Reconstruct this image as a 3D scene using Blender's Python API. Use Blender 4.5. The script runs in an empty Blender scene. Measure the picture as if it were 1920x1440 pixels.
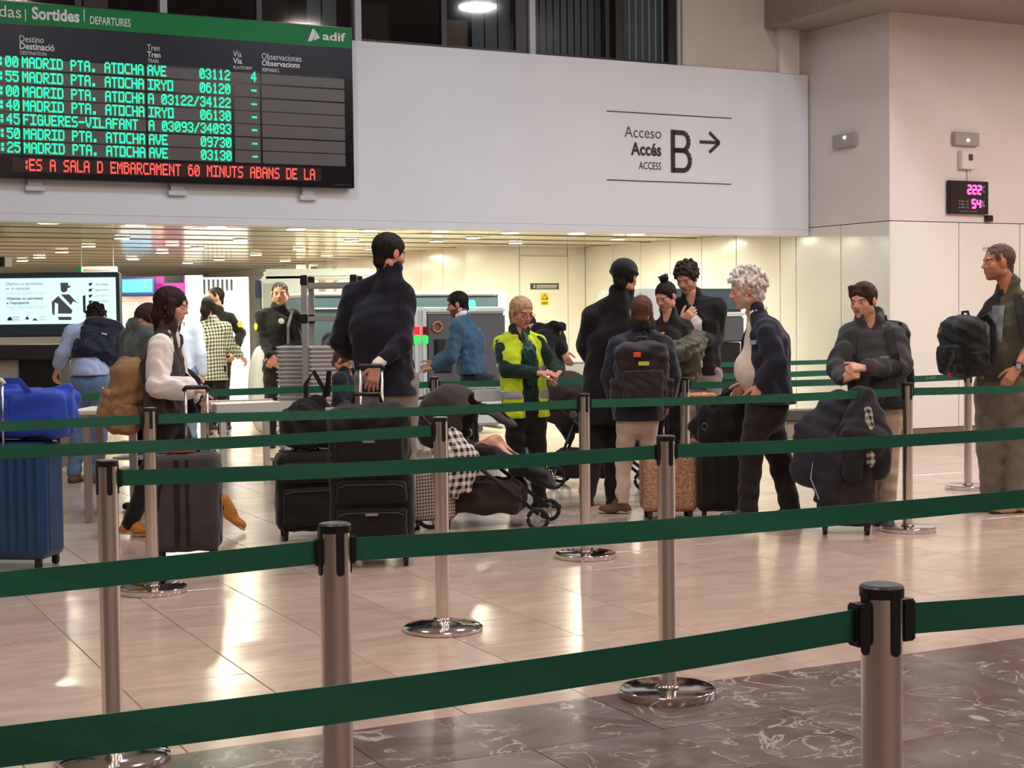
import bpy, math, random
import numpy as np
from mathutils import Vector, Matrix
random.seed(7); rng = np.random.default_rng(7)
SC = bpy.context.scene
COL = SC.collection
# ------------------------------------------------------------------ camera
FPX, CH = 2860.0, 1.36
PIT, ROLL = math.radians(-2.34), math.radians(-0.66)
cam = bpy.data.cameras.new('camera'); camo = bpy.data.objects.new('camera', cam); COL.objects.link(camo)
cam.sensor_width = 36.0; cam.lens = 36.0 * FPX / 1920.0; cam.clip_end = 200
CM = Matrix.Rotation(math.pi/2 + PIT, 4, 'X') @ Matrix.Rotation(ROLL, 4, 'Z')
camo.matrix_world = Matrix.Translation((0, 0, CH)) @ CM
SC.camera = camo
# ------------------------------------------------------------------ world, exposure, hall lights
world = bpy.data.worlds.new('world'); SC.world = world; world.use_nodes = True
world.node_tree.nodes['Background'].inputs[0].default_value = (0.9, 0.92, 1.0, 1)
world.node_tree.nodes['Background'].inputs[1].default_value = 0.15
SC.view_settings.view_transform = 'Standard'; SC.view_settings.look = 'None'
SC.view_settings.exposure = 0.0; SC.view_settings.gamma = 1.0
SC.view_settings.use_curve_mapping = False
SC.cycles.max_bounces = 6; SC.cycles.diffuse_bounces = 3; SC.cycles.glossy_bounces = 3; SC.cycles.transmission_bounces = 3; SC.cycles.transparent_max_bounces = 4; SC.cycles.caustics_reflective = False; SC.cycles.caustics_refractive = False
TH = math.radians(26.5); cu, su = math.cos(TH), math.sin(TH)
def XY(U, W, z=0.0): return np.array([U*cu - W*su, U*su + W*cu, z])   # hall grid: U along the far wall, W into depth
def area_light(name, p, size, watts, color, rot=(0, 0, 0), shape='DISK', size_y=None, spread=None):
    l = bpy.data.lights.new(name, 'AREA'); l.shape = shape; l.size = size
    if size_y: l.size_y = size_y
    if spread: l.spread = spread
    l.energy = watts; l.color = color
    o = bpy.data.objects.new(name, l); COL.objects.link(o); o.location = p; o.rotation_euler = rot
    return o
CEIL_Z = 6.2
WARM, COOL = (1.0, 0.85, 0.76), (0.68, 0.83, 1.0)
for U, W, pw, c in [(-1, 2, 150, WARM), (3.5, 1.0, 150, WARM), (8, 1.5, 150, WARM),
                    (-1, 6.5, 135, WARM), (3.5, 6.5, 135, WARM), (8, 6.5, 145, WARM), (12.6, 3.0, 130, WARM), (12.4, 7.0, 190, (1, .88, .83)), (13.4, 9.6, 220, (1, .88, .83)),  # lamps under the slab are added to brighten the right-hand wall
                    (2.5, 10.5, 105, COOL), (6.3, 10.0, 135, COOL), (9.9, 9.0, 200, (.90, .95, 1)),  # added cool lamps, for the bluish fascia and a lighter return wall
                    (-1, -3, 150, WARM), (4, -3.5, 150, WARM)]:
    area_light('unseen_hall_light', XY(U, W, (CEIL_Z if U < 10.5 else 4.77) - .12), .55, pw*0.74, c)
ORDW = 'first second third fourth fifth sixth seventh eighth ninth tenth eleventh twelfth thirteenth fourteenth fifteenth sixteenth seventeenth eighteenth nineteenth twentieth'.split()
ORDW += ['twenty-'+w for w in ORDW[:9]] + ['thirtieth'] + ['thirty-'+w for w in ORDW[:9]]
# ------------------------------------------------------------------ unprojection helpers
M3 = np.array(CM.to_3x3()); CP = np.array([0, 0, CH])
def ray(u, v): return M3 @ np.array([(u-960)/FPX, -(v-720)/FPX, -1.0])
def at(u, v, Y): d = ray(u, v); return CP + d*(Y/d[1])
def zpl(u, v, z=0.0): d = ray(u, v); return CP + d*((z-CH)/d[2])
NW = np.array([-su, cu, 0.0]); NU = np.array([cu, su, 0.0])
def onW(u, v, W): d = ray(u, v); return CP + d*((W - CP@NW)/(d@NW))
def UWc(p): return float(p[0]*cu + p[1]*su), float(-p[0]*su + p[1]*cu)
# ------------------------------------------------------------------ materials
MATS = {}
def srgb(r, g, b):
    f = lambda c: ((c/255+.055)/1.055)**2.4 if c > 10 else c/255/12.92
    return (f(r), f(g), f(b), 1.0)
def mat(name, rgb, rough=.6, metal=0.0, var=0.0, vscale=8.0, bump=0.0, bscale=60.0, emit=None, estr=1.0, spec=.5, sheen=0.0, coat=0.0, stretch=None, alpha=None, attr=False, trans=0.0):
    if name in MATS: return MATS[name]
    m = bpy.data.materials.new(name); m.use_nodes = True; MATS[name] = m
    nt = m.node_tree; N = nt.nodes; L = nt.links; b = N['Principled BSDF']
    c = srgb(*rgb); b.inputs['Base Color'].default_value = c
    b.inputs['Roughness'].default_value = rough; b.inputs['Metallic'].default_value = metal
    b.inputs['Specular IOR Level'].default_value = spec
    if sheen: b.inputs['Sheen Weight'].default_value = sheen
    if coat: b.inputs['Coat Weight'].default_value = coat
    if trans: b.inputs['Transmission Weight'].default_value = trans
    if alpha is not None: b.inputs['Alpha'].default_value = alpha
    tc = N.new('ShaderNodeTexCoord'); src = tc.outputs['Object']
    if stretch:
        mp = N.new('ShaderNodeMapping'); mp.inputs['Scale'].default_value = stretch; L.new(src, mp.inputs[0]); src = mp.outputs[0]
    colsock = None
    if attr:
        a = N.new('ShaderNodeAttribute'); a.attribute_name = 'Col'; colsock = a.outputs['Color']
    if var:
        n = N.new('ShaderNodeTexNoise'); n.inputs['Scale'].default_value = vscale; n.inputs['Detail'].default_value = 5
        L.new(src, n.inputs['Vector'])
        mr = N.new('ShaderNodeMapRange'); mr.inputs[1].default_value = .3; mr.inputs[2].default_value = .7
        mr.inputs[3].default_value = 1-var; mr.inputs[4].default_value = 1+var; L.new(n.outputs['Fac'], mr.inputs[0])
        mx = N.new('ShaderNodeMix'); mx.data_type = 'RGBA'; mx.blend_type = 'MULTIPLY'; mx.inputs[0].default_value = 1
        mx.inputs[6].default_value = c
        if colsock: L.new(colsock, mx.inputs[6])
        L.new(mr.outputs[0], mx.inputs[7]); colsock = mx.outputs[2]
    if colsock: L.new(colsock, b.inputs['Base Color'])
    if bump:
        n2 = N.new('ShaderNodeTexNoise'); n2.inputs['Scale'].default_value = bscale; n2.inputs['Detail'].default_value = 4
        L.new(src, n2.inputs['Vector'])
        bp = N.new('ShaderNodeBump'); bp.inputs['Strength'].default_value = bump; bp.inputs['Distance'].default_value = .01
        L.new(n2.outputs['Fac'], bp.inputs['Height']); L.new(bp.outputs[0], b.inputs['Normal'])
    if emit:
        b.inputs['Emission Color'].default_value = srgb(*emit); b.inputs['Emission Strength'].default_value = estr
    return m
def checker_mat(name, c1, c2, scale, rough=.8):
    m = mat(name, c1, rough); nt = m.node_tree; N = nt.nodes; L = nt.links; b = N['Principled BSDF']
    tc = N.new('ShaderNodeTexCoord')
    mp = N.new('ShaderNodeMapping'); mp.inputs['Rotation'].default_value = (.12, .1, .15); L.new(tc.outputs['Object'], mp.inputs[0])
    sx = N.new('ShaderNodeSeparateXYZ'); L.new(mp.outputs[0], sx.inputs[0])
    def stripe(sock):
        a = N.new('ShaderNodeMath'); a.operation = 'MULTIPLY'; a.inputs[1].default_value = scale; L.new(sock, a.inputs[0])
        f = N.new('ShaderNodeMath'); f.operation = 'FRACT'; L.new(a.outputs[0], f.inputs[0])
        g = N.new('ShaderNodeMath'); g.operation = 'GREATER_THAN'; g.inputs[1].default_value = .5; L.new(f.outputs[0], g.inputs[0]); return g.outputs[0]
    ad = N.new('ShaderNodeMath'); ad.operation = 'ADD'; L.new(sx.outputs[0], ad.inputs[0]); L.new(sx.outputs[1], ad.inputs[1])
    s1, s2 = stripe(ad.outputs[0]), stripe(sx.outputs[2])
    t = N.new('ShaderNodeMath'); t.operation = 'ADD'; L.new(s1, t.inputs[0]); L.new(s2, t.inputs[1])
    h = N.new('ShaderNodeMath'); h.operation = 'MULTIPLY'; h.inputs[1].default_value = .5; L.new(t.outputs[0], h.inputs[0])
    mx = N.new('ShaderNodeMix'); mx.data_type = 'RGBA'; mx.inputs[6].default_value = srgb(*c1); mx.inputs[7].default_value = srgb(*c2)
    L.new(h.outputs[0], mx.inputs[0]); L.new(mx.outputs[2], b.inputs['Base Color']); return m
# ------------------------------------------------------------------ mesh building
ORG = {}
class MB:
    def __init__(s): s.v = []; s.f = []
    def add(s, V, F):
        o = len(s.v); s.v.extend([tuple(map(float, p)) for p in V]); s.f.extend([tuple(i+o for i in q) for q in F]); return s
    def box(s, c, size, ax=None):                       # c centre, size full, ax = 3 axes rows
        A = np.eye(3) if ax is None else np.asarray(ax, float); h = np.asarray(size, float)/2; c = np.asarray(c, float)
        V = [c + A[0]*h[0]*i + A[1]*h[1]*j + A[2]*h[2]*k for k in (-1, 1) for j in (-1, 1) for i in (-1, 1)]
        return s.add(V, [(0, 2, 3, 1), (4, 5, 7, 6), (0, 1, 5, 4), (2, 6, 7, 3), (0, 4, 6, 2), (1, 3, 7, 5)])
    def prism(s, poly, ext):                            # polygon (CCW seen against ext) pushed along ext
        n = len(poly); P = [np.asarray(p, float) for p in poly]; e = np.asarray(ext, float)
        return s.add(P + [p+e for p in P], [tuple(range(n))[::-1], tuple(range(n, 2*n))] + [(i, (i+1) % n, n+(i+1) % n, n+i) for i in range(n)])
    def lathe(s, c, prof, n=24, axis=None):             # prof list of (r, t) along axis
        a = np.array([0, 0, 1.0]) if axis is None else np.asarray(axis, float)/np.linalg.norm(axis)
        e = np.array([1.0, 0, 0]) if abs(a[0]) < .9 else np.array([0, 1.0, 0])
        e = e - a*(e@a); e /= np.linalg.norm(e); g = np.cross(a, e); c = np.asarray(c, float)
        V = []; F = []
        for r, t in prof:
            for i in range(n):
                q = 2*math.pi*i/n; V.append(c + a*t + (e*math.cos(q) + g*math.sin(q))*r)
        for k in range(len(prof)-1):
            for i in range(n): F.append((k*n+i, k*n+(i+1) % n, (k+1)*n+(i+1) % n, (k+1)*n+i))
        F.append(tuple(range(n))[::-1]); F.append(tuple(range((len(prof)-1)*n, len(prof)*n)))
        return s.add(V, F)
    def tube(s, pts, r, n=8, flat=None, up=(0, 0, 1)):  # swept tube; flat=(w,h) gives a strap
        P = [np.asarray(p, float) for p in pts]; m = len(P); V = []; F = []
        for k in range(m):
            t = P[min(k+1, m-1)] - P[max(k-1, 0)]; t /= max(np.linalg.norm(t), 1e-9)
            u = np.asarray(up, float); u = u - t*(u@t)
            if np.linalg.norm(u) < 1e-3: u = np.array([1.0, 0, 0]) - t*t[0]
            u /= np.linalg.norm(u); w = np.cross(t, u); rr = r[k] if hasattr(r, '__len__') else r
            for i in range(n):
                q = 2*math.pi*i/n + math.pi/n; a, b = math.cos(q), math.sin(q)
                if flat: V.append(P[k] + w*a*flat[0]/2*1.414 + u*b*flat[1]/2*1.414)
                else: V.append(P[k] + (w*a + u*b)*rr)
        for k in range(m-1):
            for i in range(n): F.append((k*n+i, k*n+(i+1) % n, (k+1)*n+(i+1) % n, (k+1)*n+i))
        F.append(tuple(range(n))[::-1]); F.append(tuple(range((m-1)*n, m*n)))
        return s.add(V, F)
    def build(s, name, m, parent=None, smooth=False, kind=None, bevel=0):
        return mesh_obj(name, s.v, s.f, m, parent, smooth, kind, bevel)
def mesh_obj(name, V, F, m, parent=None, smooth=False, kind=None, bevel=0, cols=None):
    V = np.asarray(V, float)
    if parent is not None: org = ORG[parent.name]
    else: lo, hi = V.min(0), V.max(0); org = np.array([(lo[0]+hi[0])/2, (lo[1]+hi[1])/2, lo[2]])
    me = bpy.data.meshes.new(name); me.from_pydata((V-org).tolist(), [], F if isinstance(F, list) else F.tolist())
    if bevel:
        import bmesh
        bm = bmesh.new(); bm.from_mesh(me)
        bmesh.ops.bevel(bm, geom=[e for e in bm.edges if len(e.link_faces) == 2 and e.calc_face_angle(0) > .6], offset=bevel, segments=2, affect='EDGES', clamp_overlap=True)
        bm.to_mesh(me); bm.free()
    me.validate(); 
    if smooth or bevel:
        me.polygons.foreach_set('use_smooth', [True]*len(me.polygons))
        if smooth is not True: me.set_sharp_from_angle(angle=math.radians(38))
    if cols is not None and not bevel:
        a = me.color_attributes.new('Col', 'FLOAT_COLOR', 'POINT'); a.data.foreach_set('color', np.asarray(cols, np.float32).ravel())
    me.update()
    o = bpy.data.objects.new(name, me); COL.objects.link(o)
    if parent is not None: o.parent = parent
    else: o.location = org
    ORG[o.name] = org
    if m is not None: me.materials.append(m)
    if kind: o['kind'] = kind
    return o
def tag(o, label, cat, group=None):
    o['label'] = label; o['category'] = cat
    if group: o['group'] = group
    return o
def thing(name, loc, label, cat, group=None):
    o = bpy.data.objects.new(name, None); COL.objects.link(o); o.location = loc; o.empty_display_size = .1
    ORG[o.name] = np.asarray(loc, float); return tag(o, label, cat, group)
def struct(o): o['kind'] = 'structure'; return o
UAX = [NU, NW, np.array([0, 0, 1.0])]                    # box axes aligned with the hall grid
def ubox(mb, U0, U1, W0, W1, z0, z1): return mb.box(XY((U0+U1)/2, (W0+W1)/2, (z0+z1)/2), (U1-U0, W1-W0, z1-z0), UAX)
def smooth_sel(o): return o
# ------------------------------------------------------------------ text
def text_mesh(s, bold=0.0, width=1.0):
    cv = bpy.data.curves.new('t', 'FONT'); cv.body = s; cv.size = 1; cv.offset = bold; cv.resolution_u = 3
    o = bpy.data.objects.new('t', cv); COL.objects.link(o)
    dg = bpy.context.evaluated_depsgraph_get(); me = o.evaluated_get(dg).to_mesh()
    V = np.array([v.co[:] for v in me.vertices]); F = [tuple(p.vertices) for p in me.polygons]
    o.evaluated_get(dg).to_mesh_clear(); bpy.data.objects.remove(o); bpy.data.curves.remove(cv)
    return V, F
def text_quad(name, s, p00, p10, p01, m, parent, bold=0.0, nudge=None):
    """text fitted to the parallelogram: p00 lower left, p10 lower right, p01 upper left (world)"""
    V, F = text_mesh(s, bold); lo, hi = V.min(0), V.max(0)
    a = (V[:, 0]-lo[0])/max(hi[0]-lo[0], 1e-6); b = (V[:, 1]-lo[1])/max(hi[1]-lo[1], 1e-6)
    P = np.asarray(p00)[None] + a[:, None]*(np.asarray(p10)-p00)[None] + b[:, None]*(np.asarray(p01)-p00)[None]
    if nudge is not None: P = P + np.asarray(nudge)[None]
    return mesh_obj(name, P, F, m, parent)
def wall_text(name, s, u0, u1, v0, v1, W, m, parent, bold=0.0):
    """s fitted between pixel columns u0,u1; v1 top / v0 bottom measured at u0; flat on the plane W"""
    a = onW(u0, v0, W); b = onW(u1, v0, W); t = onW(u0, v1, W)
    b = np.array([b[0], b[1], a[2]]); t = np.array([a[0], a[1], t[2]])
    return text_quad(name, s, a, b, t, m, parent, bold)
# ================================================================== STRUCTURE
WF, FZ0, FZ1 = 14.77, 2.345, 4.25              # fascia plane, its lower and upper edge
ZP = 2.44                                      # height of wall panels and of the control-hall ceiling
# ---- floor
def floor_mat(name, base, dark, vein, rough, cell, veiny):
    m = mat(name, base, rough); nt = m.node_tree; N = nt.nodes; L = nt.links; b = N['Principled BSDF']
    ge = N.new('ShaderNodeNewGeometry'); mp = N.new('ShaderNodeMapping'); mp.inputs['Rotation'].default_value = (0, 0, -TH)
    L.new(ge.outputs['Position'], mp.inputs[0])
    sc = N.new('ShaderNodeVectorMath'); sc.operation = 'MULTIPLY_ADD'
    sc.inputs[1].default_value = (1/cell, 1/cell, 0); sc.inputs[2].default_value = (-1.21/cell % 1, -TW0/cell % 1, 0); L.new(mp.outputs[0], sc.inputs[0])
    fl = N.new('ShaderNodeVectorMath'); fl.operation = 'FLOOR'; L.new(sc.outputs[0], fl.inputs[0])
    wn = N.new('ShaderNodeTexWhiteNoise'); L.new(fl.outputs[0], wn.inputs['Vector'])
    # every slab has its own stretch of the marble pattern
    of = N.new('ShaderNodeVectorMath'); of.operation = 'MULTIPLY_ADD'; of.inputs[1].default_value = (17, 17, 17); L.new(wn.outputs['Color'], of.inputs[0]); L.new(mp.outputs[0], of.inputs[2])
    st = N.new('ShaderNodeMapping'); st.inputs['Scale'].default_value = (1.0, 2.6, 1.0) if not veiny else (1, 1, 1); L.new(of.outputs[0], st.inputs[0])
    n1 = N.new('ShaderNodeTexNoise'); n1.inputs['Scale'].default_value = 3.0; n1.inputs['Detail'].default_value = 7; n1.inputs['Distortion'].default_value = 1.2; L.new(st.outputs[0], n1.inputs['Vector'])
    r1 = N.new('ShaderNodeMapRange'); r1.inputs[1].default_value = .34; r1.inputs[2].default_value = .68; L.new(n1.outputs['Fac'], r1.inputs[0])
    mx = N.new('ShaderNodeMix'); mx.data_type = 'RGBA'; mx.inputs[6].default_value = srgb(*base); mx.inputs[7].default_value = srgb(*dark); L.new(r1.outputs[0], mx.inputs[0])
    tone = N.new('ShaderNodeMapRange'); tone.inputs[3].default_value = .90; tone.inputs[4].default_value = 1.06; L.new(wn.outputs['Value'], tone.inputs[0])
    mu = N.new('ShaderNodeMix'); mu.data_type = 'RGBA'; mu.blend_type = 'MULTIPLY'; mu.inputs[0].default_value = 1; L.new(mx.outputs[2], mu.inputs[6]); L.new(tone.outputs[0], mu.inputs[7])
    # veins: thin ridge of a warped noise
    n2 = N.new('ShaderNodeTexNoise'); n2.inputs['Scale'].default_value = 4.2 if veiny else 5.0; n2.inputs['Detail'].default_value = 6; n2.inputs['Distortion'].default_value = 1.6; L.new(st.outputs[0], n2.inputs['Vector'])
    su_ = N.new('ShaderNodeMath'); su_.operation = 'SUBTRACT'; su_.inputs[1].default_value = .5; L.new(n2.outputs['Fac'], su_.inputs[0])
    ab = N.new('ShaderNodeMath'); ab.operation = 'ABSOLUTE'; L.new(su_.outputs[0], ab.inputs[0])
    r2 = N.new('ShaderNodeMapRange'); r2.inputs[1].default_value = 0; r2.inputs[2].default_value = .024 if veiny else .010; r2.inputs[3].default_value = 1; r2.inputs[4].default_value = 0; L.new(ab.outputs[0], r2.inputs[0])
    n3 = N.new('ShaderNodeTexNoise'); n3.inputs['Scale'].default_value = 3.1; L.new(of.outputs[0], n3.inputs['Vector'])
    r3 = N.new('ShaderNodeMapRange'); r3.inputs[1].default_value = .42 if veiny else .58; r3.inputs[2].default_value = .60 if veiny else .7; L.new(n3.outputs['Fac'], r3.inputs[0])
    vm = N.new('ShaderNodeMath'); vm.operation = 'MULTIPLY'; L.new(r2.outputs[0], vm.inputs[0]); L.new(r3.outputs[0], vm.inputs[1])
    v2 = N.new('ShaderNodeMix'); v2.data_type = 'RGBA'; L.new(vm.outputs[0], v2.inputs[0]); L.new(mu.outputs[2], v2.inputs[6]); v2.inputs[7].default_value = srgb(*vein)
    b.inputs['Specular IOR Level'].default_value = .38
    L.new(v2.outputs[2], b.inputs['Base Color'])
    rr = N.new('ShaderNodeMapRange'); rr.inputs[3].default_value = rough*.8; rr.inputs[4].default_value = rough*1.5; L.new(n1.outputs['Fac'], rr.inputs[0]); L.new(rr.outputs[0], b.inputs['Roughness'])
    return m
CELL = .49
TW0 = UWc(zpl(660, 1369))[1]                    # far edge of the dark marble strip
M_BEIGE = floor_mat('beige_marble', (198, 178, 163), (181, 159, 144), (128, 108, 96), .165, CELL, False)
M_DARK = floor_mat('brown_grey_marble', (118, 110, 106), (92, 70, 64), (186, 174, 166), .2, CELL, True)
M_GROUT = mat('grout', (130, 112, 98), .8)
fb = MB(); ubox(fb, -14, 17, -8, 36, -.12, -.006)
floor = struct(fb.build('floor', M_GROUT))
def in_view(U, W):
    p = XY(U, W); 
    if p[1] < 1.0: return False
    q = M3.T @ (p - CP); u = 960+FPX*q[0]/-q[2]; v = 720-FPX*q[1]/-q[2]
    return -150 < u < 2070 and v < 1560
def tile_mesh(name, m, sx, sy):
    g = .0018; e = .0016 if m is M_BEIGE else .0005; hx, hy = sx/2-g, sy/2-g
    V = [(-hx, -hy, -.012), (hx, -hy, -.012), (hx, hy, -.012), (-hx, hy, -.012), (-hx, -hy, -e), (hx, -hy, -e), (hx, hy, -e), (-hx, hy, -e),
         (-hx+e, -hy+e, 0), (hx-e, -hy+e, 0), (hx-e, hy-e, 0), (-hx+e, hy-e, 0)]
    F = [(0, 1, 5, 4), (1, 2, 6, 5), (2, 3, 7, 6), (3, 0, 4, 7), (4, 5, 9, 8), (5, 6, 10, 9), (6, 7, 11, 10), (7, 4, 8, 11), (8, 9, 10, 11)]
    me = bpy.data.meshes.new(name); me.from_pydata(V, [], F); me.materials.append(m); return me
me_b = tile_mesh('beige_tile', M_BEIGE, CELL, CELL); me_d = tile_mesh('dark_tile', M_DARK, CELL*2, CELL)
cand = []
for j in range(-22, 60):
    W = TW0 + (j+.5)*CELL
    dark = j < 0
    if dark:
        for i in range(-16, 20):
            U = 1.21 + (2*i + (j % 2) + 1)*CELL
            if in_view(U, W) or in_view(U-.45, W) or in_view(U+.45, W): cand.append((XY(U, W)[1], U, W, True))
    else:
        for i in range(-32, 34):
            U = 1.21 + (i+.5)*CELL
            if in_view(U, W): cand.append((XY(U, W)[1], U, W, False))
cand.sort(key=lambda c: c[0])
done = set()
for k, (d, U, W, dk) in enumerate(cand[:300]):
    o = bpy.data.objects.new('tile', me_d if dk else me_b); COL.objects.link(o); o.parent = floor
    o.location = Vector(XY(U, W, random.uniform(-.0006, .0002)) - ORG[floor.name]); o.rotation_euler = (0, 0, TH)
    done.add((round(U, 3), round(W, 3)))
rb, rd = MB(), MB()
for j in range(-22, 66):
    W = TW0 + (j+.5)*CELL; dark = j < 0
    for i in (range(-14, 17) if dark else range(-31, 32)):
        U = 1.21 + ((2*i + (j % 2) + 1) if dark else (i+.5))*CELL
        if (round(U, 3), round(W, 3)) in done or not (-13 < U < 16.4) or W > 35: continue
        c = XY(U, W, -.006); g = .0022
        (rd if dark else rb).box(c, ((CELL*2 if dark else CELL)-2*g, CELL-2*g, .012), UAX)
o = rb.build('beige_tiles_further', M_BEIGE, floor, kind='stuff'); o = rd.build('dark_tiles_aside', M_DARK, floor, kind='stuff')
# ---- walls
M_FASC = mat('white_paint_fascia', (226, 228, 234), .55, var=.03, vscale=1.2)
M_WALL = mat('white_paint_wall', (222, 214, 208), .6, var=.03, vscale=1.5)
M_PANEL = mat('white_gloss_panel', (228, 226, 216), .16, var=.015, vscale=1.0)
M_GAP = mat('panel_joint', (92, 88, 80), .7)
M_BASE = mat('brown_skirting', (120, 98, 84), .45)
M_CONC = mat('board_marked_concrete', (150, 140, 131), .85, var=.10, vscale=5, bump=.25, bscale=20, stretch=(1, 6, 1))
M_UP = mat('warm_grey_paint', (205, 192, 180), .7, var=.04, vscale=2)
M_BLACKFR = mat('dark_window_frame', (38, 30, 28), .4)
M_MULL = mat('pale_mullion', (188, 192, 196), .5)
cR = XY(*UWc(onW(1668, 414, UWc(zpl(1730, 818))[1])))       # corner of the right-hand wall
WR = UWc(cR)[1]; UR = UWc(cR)[0]
cI = zpl(1097, 464, ZP).copy(); cI[2] = 0                    # inner corner
cJ = zpl(872, 461.5, ZP).copy(); cJ[2] = 0
cK = zpl(552, 496, ZP).copy(); cK[2] = 0
cK2 = cJ + (cK-cJ)*1.75
def on_seg(u, v, a, b):
    d = ray(u, v); t = (b-a)[:2]; n = np.array([t[1], -t[0], 0]); return CP + d*(((a-CP)@n)/(d@n))
def panel_wall(wname, a, b, joints, zt, zu=None, up_mat=None, thick=.12, door=None, base=True, pm=None):
    """wall slab behind a..b (seen side to the left of a->b reversed), glossy panels as parts, joints = pixel columns"""
    t = (b-a)/np.linalg.norm(b-a); n = np.array([t[1], -t[0], 0])
    if n @ (CP - a) < 0: n = -n
    Ln = np.linalg.norm(b-a); ax = [t, n, np.array([0, 0, 1.0])]
    w = MB(); w.box((a+b)/2 - n*(thick/2+.014) + [0, 0, (zt)/2], (Ln, thick, zt), ax)
    wo = struct(w.build(wname, M_GAP))
    if zu: MB().box((a+b)/2 - n*(thick/2) + [0, 0, (zt+.006+zu)/2], (Ln, thick, zu-zt-.006), ax).build('upper_wall', up_mat or M_WALL, wo)
    S = [0.0] + sorted(float((on_seg(u, 600, a, b)-a)@t) for u in joints) + [Ln]
    S = [s for s in S if -1e-6 <= s <= Ln+1e-6]
    z0 = .09 if base else .01
    for s0, s1 in zip(S[:-1], S[1:]):
        if s1-s0 < .03: continue
        c = a + t*(s0+s1)/2 - n*.007
        MB().box(c + [0, 0, (z0+zt)/2], (s1-s0-.009, .014, zt-z0-.006), ax).build('panel', pm or M_PANEL, wo, bevel=.0025)
    if base: MB().box((a+b)/2 - n*.005 + [0, 0, .043], (Ln, .022, .086), ax).build('skirting_board', M_BASE, wo)
    return wo, t, n
wall_right, _, _ = panel_wall('wall_right', cR, XY(16.5, WR), (1798, 1912), ZP, 4.83)
wall_ret, _, nret = panel_wall('wall_return', cR, cI, (1577, 1493, 1463, 1381, 1316, 1257, 1202, 1150), ZP, 4.83, M_WALL)
wall_back, _, _ = panel_wall('wall_back', cI, cJ, (975, 1065), ZP+.2)
wall_side, _, _ = panel_wall('wall_side', cJ, cK2, (832, 790, 745, 700, 657, 610, 580, 560, 540, 520, 505), ZP+.2)
# fascia with its lower lip
fm = MB(); ubox(fm, -12, UWc(onW(1516, 442, WF))[0], WF, WF+.25, FZ0+.075, FZ1)
fascia = struct(fm.build('wall_fascia', M_FASC))
lp = MB(); ubox(lp, -12, UWc(onW(1516, 442, WF))[0], WF+.0, WF+.25, FZ0, FZ0+.073); lp.build('lower_trim', M_FASC, fascia)
# upper storey above the fascia: warm grey wall piece, windows, pier
UW_L, UW_R = -12.0, UWc(onW(1285, 122, WF))[0]
WW = WF+.16
up = MB(); ubox(up, UW_R, UR+.6, WF+.05, WF+.3, FZ1, 6.1); struct(up.build('wall_upper', M_UP))
p0, p1 = UWc(onW(1460, 140, WF))[0], UWc(onW(1497, 140, WF))[0]
pm_ = MB(); ubox(pm_, p0, p1, WF-.02, WF+.05, FZ1-.0, 4.78); struct(pm_.build('trim_pier', M_WALL))
# concrete slab over the right-hand bay
sU = UWc(onW(1438, 52, WF))[0]; sz = float(onW(1438, 52, WF)[2])
sl = MB(); ubox(sl, sU, 17, -8, WF+.05, sz, CEIL_Z); struct(sl.build('ceiling_slab', M_CONC))
# enclosing shell of the big hall (out of frame, closes the room)
M_SHELL = mat('hall_plaster', (210, 202, 194), .8, var=.05, vscale=1)
M_SHELLD = mat('hall_dark_stone', (196, 182, 170), .5, var=.1, vscale=2)
c = MB(); ubox(c, -14, 17, -8.2, WF+.3, CEIL_Z, CEIL_Z+.2); struct(c.build('ceiling', M_SHELL))
c = MB(); ubox(c, -14, 17, -8.3, -8.1, 0, CEIL_Z); struct(c.build('wall_rear', M_SHELLD))
c = MB(); ubox(c, -14.2, -14, -8.2, 36, 0, CEIL_Z); struct(c.build('wall_left', M_SHELLD))
c = MB(); ubox(c, 16.5, 16.7, -8.2, WR, 0, CEIL_Z); struct(c.build('wall_far_right', M_SHELL))
# lamp bodies for the unseen hall lights, the added ones included
M_LAMPG = mat('hall_lamp_glass', (255, 240, 225), .4, emit=(255, 226, 200), estr=6)
M_LAMPR = mat('hall_lamp_rim', (90, 88, 86), .4, metal=.6)
for l in [o for o in COL.objects if o.type == 'LIGHT']:
    U, W = UWc(l.location)
    t = thing('unseen_ceiling_lamp', (l.location.x, l.location.y, l.location.z+.02), 'unseen round ceiling lamp assumed for the light of the big hall, above the frame', 'lamp', 'hall ceiling lamps')
    MB().lathe((l.location.x, l.location.y, l.location.z+.02), [(.34, 0), (.34, .1)], 20).build('rim', M_LAMPR, t)
    MB().lathe((l.location.x, l.location.y, l.location.z+.012), [(.27, 0), (.27, .006)], 20).build('glass', M_LAMPG, t)
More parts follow.
